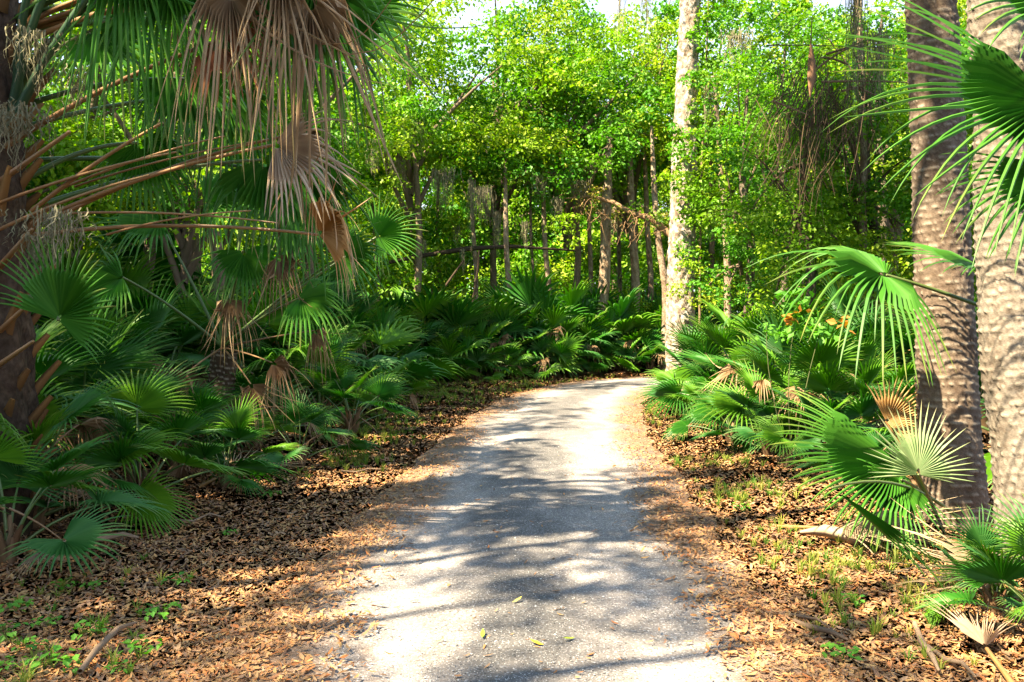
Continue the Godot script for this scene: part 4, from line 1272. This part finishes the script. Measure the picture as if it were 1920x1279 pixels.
	var fall := [[430, 915, 560, 868, 0.85, "tan dry frond lying folded beneath the ribbon-leaved palmetto"], [1560, 1010, 1790, 1060, 0.9, "pale dry frond lying in the sun at the feet of the palms"], [1900, 1120, 1700, 1110, 0.8, "pale bleached frond on the ground behind the glossy dark palmetto"], [1850, 1250, 1790, 1190, 0.4, "curled brown frond at the edge of the leaf litter"], [70, 1090, 160, 1130, 0.5, "withered tan frond under the yellowing palmetto"], [200, 955, 120, 990, 0.6, "grey dry frond lying in the dark beside the upright fan"]]
	for i in fall.size():
		var a: Array = fall[i]
		var p := on_ground(a[0], a[1])
		var e := on_ground(a[2], a[3])
		var t := thing("fallen_frond", a[5], "palm frond", p)
		own_frond(t, "dry_frond", p + (p - e).normalized() * 0.5 + Vector3.UP * 0.02, p + Vector3.UP * 0.08, e + Vector3.UP * 0.18, Vector3(0.1, 1, 0.4), a[4], {"seed": 40 + i, "n": 26, "spread": 0.8, "droop": 0.25, "fold": 0.3, "fuse": 0.3, "broken": 0.3, "steps": 4, "tint": tan_ if i != 3 else [Color(0.3, 0.2, 0.13), Color(0.4, 0.29, 0.2)], "crook": 0.3, "thick": 0.01, "arch": 0.0})
	# sticks and pieces of dead wood: [x0,y0,x1,y1,r,label]
	var st := [[150, 1279, 255, 1185, 0.016, "mossy grey stick at the edge of the ground plants"], [1490, 1170, 1590, 1215, 0.016, "tan broken stalk lying on the litter beside the lane"], [1480, 1155, 1560, 1190, 0.009, "thin bent twig next to the tan broken stalk"], [1715, 1190, 1760, 1279, 0.016, "pointed brown stalk near the curled frond"], [1740, 1230, 1830, 1290, 0.012, "pale straw-coloured stalk near the curled frond"], [1500, 1220, 1560, 1260, 0.006, "grey twig in the litter by the lane"], [330, 990, 420, 985, 0.008, "straight pale stalk on the shaded litter"], [640, 888, 715, 885, 0.01, "silvery stalk poking from the low palmetto toward the lane"], [1320, 1060, 1400, 1062, 0.007, "thin dark twig across the lane edge"], [150, 1050, 260, 1040, 0.02, "weathered stick under the drooping fans"], [855, 1185, 905, 1160, 0.008, "small brown twig on the middle of the lane"], [660, 1080, 672, 1062, 0.005, "tiny reddish twig on the lane"]]
	for i in st.size():
		var a: Array = st[i]
		var p: Vector3 = on_ground(a[0], a[1]) + Vector3.UP * (a[4] + 0.025)
		var e: Vector3 = on_ground(a[2], a[3]) + Vector3.UP * (a[4] + 0.035) - p
		var mb := MB.new()
		var rr := rng(i + 5)
		tube(mb, [Vector3.ZERO, e * 0.35 + ball(rr) * e.length() * 0.05, e * 0.7 + ball(rr) * e.length() * 0.04 + Vector3.UP * 0.02, e], [a[4] * 0.8, a[4], a[4] * 0.85, a[4] * 0.4], 7, Color(0.13, 0.09, 0.06).lerp(Color(0.3, 0.21, 0.14), rr.randf()))
		single("stick", mb.mesh(mats.wood), a[5], "stick", p)
	# pale log-like palm boot in the sun
	var bt := MB.new()
	var bp := on_ground(1500, 1012) + Vector3.UP * 0.05
	var be := on_ground(1660, 1030) + Vector3.UP * 0.06 - bp
	tube(bt, [Vector3.ZERO, be * 0.3 + Vector3.UP * 0.03, be * 0.65, be], [0.012, 0.045, 0.05, 0.012], 8, Color(0.33, 0.25, 0.17), Color(0.42, 0.31, 0.2), 0.35)
	single("palm_boot", bt.mesh(mats.wood), "bleached palm boot lying in the litter below the sunlit fan", "dead wood", bp)
	# fallen leaves on the lane
	var lf := [[905, 1205, Color(0.2, 0.34, 0.03), "green"], [1006, 1222, Color(0.6, 0.38, 0.03), "orange-yellow"], [1066, 1214, Color(0.3, 0.36, 0.04), "olive"], [1276, 1066, Color(0.1, 0.3, 0.04), "bright green"], [708, 1143, Color(0.55, 0.42, 0.12), "straw-yellow"], [970, 1140, Color(0.55, 0.5, 0.1), "pale yellow"]]
	var shape := litter_leaf(77)
	for i in lf.size():
		var a: Array = lf[i]
		var m := MB.new()
		var src := shape.surface_get_arrays(0)
		m.v = src[Mesh.ARRAY_VERTEX]
		m.ix = src[Mesh.ARRAY_INDEX]
		for k in m.v.size(): m.c.append(a[2])
		var p := on_ground(a[0], a[1])
		p.y = 0.045
		var o := single("fallen_leaf", m.mesh(mats.litter), "single %s leaf lying on the grey lane" % a[3], "leaf", p)
		o.scale = Vector3.ONE * 0.075
		o.rotation = Vector3(0.2, i * 1.1, 0.1)
	# seedlings in the litter
	var sd := []
	for k in 2:
		var mb := MB.new()
		var rr := rng(70 + k)
		for l in 22:
			var az := l * 2.4
			var rad := 0.02 + 0.12 * sqrt(l / 22.0)
			leaf(mb, Vector3(cos(az) * rad, 0.06 + 0.05 * rr.randf(), sin(az) * rad), (Vector3.UP + ball(rr) * 0.4).normalized(), rr.randf_range(0.05, 0.08), Color(0.07, 0.25, 0.025).lerp(Color(0.13, 0.34, 0.03), rr.randf()), rr)
		var stem := MB.new()
		for l in 5: tube(stem, bez(Vector3.ZERO, Vector3(0, 0.05, 0), Vector3(cos(l * 2.4) * 0.08, 0.08, sin(l * 2.4) * 0.08), 3), taper(0.003, 0.002, 3), 4, Color(0.1, 0.16, 0.03))
		sd.append([mb.mesh(mats.leaf), stem.mesh(mats.wood)])
	var ss := [[220, 1262], [120, 1130], [245, 992], [175, 1130], [330, 1108], [265, 1230], [60, 1235], [30, 1170], [100, 1265], [25, 1275], [170, 1200], [430, 1010], [510, 940], [1580, 1235], [1600, 1135], [1390, 960], [300, 1165], [90, 1190], [10, 1215], [140, 1270]]
	for i in ss.size():
		var t := thing("seedling", "small green leafy seedling sprouting through the leaf litter", "seedling", on_ground(ss[i][0], ss[i][1]) + Vector3.UP * 0.01, i * 1.7, "seedlings in the litter")
		part("leaves", sd[i % 2][0], t)
		part("stem", sd[i % 2][1], t)
		t.scale = Vector3.ONE * (0.4 + 0.35 * fposmod(i * 0.37, 1.0))
	# shrub with a few orange leaves
	var ob := px(1490, 590, 8.6)
	ob.y = ground_h(ob.x, ob.z)
	var ot := thing("leafy_shrub", "slender shrub with a few orange leaves among the palmettos", "shrub", ob)
	var hub := px(1490, 590, 8.6) - ob
	part("orange_leaves", foliage([[hub, 0.14], [hub + Vector3(0.5, -0.1, 0), 0.1]], 900, 0.1, [Color(0.5, 0.17, 0.03), Color(0.42, 0.2, 0.04)], 71), ot).set_meta("label", "orange dying leaves")
	part("green_leaves", foliage([[hub + Vector3(-0.15, -0.12, 0), 0.3], [hub + Vector3(0.2, -0.15, -0.1), 0.3], [hub + Vector3(0.1, 0.15, -0.1), 0.25]], 900, 0.09, [Color(0.07, 0.24, 0.02), Color(0.11, 0.3, 0.03)], 72), ot)
	var os := MB.new()
	for k in 3: tube(os, bez(Vector3(0, -0.05, 0), hub * 0.5 + Vector3(0.2 * k - 0.35, 0, 0.1), hub + Vector3(0.3 * k - 0.3, -0.1, 0), 6), taper(0.008, 0.003, 6), 5, Color(0.09, 0.1, 0.04))
	part("stems", os.mesh(mats.wood), ot)
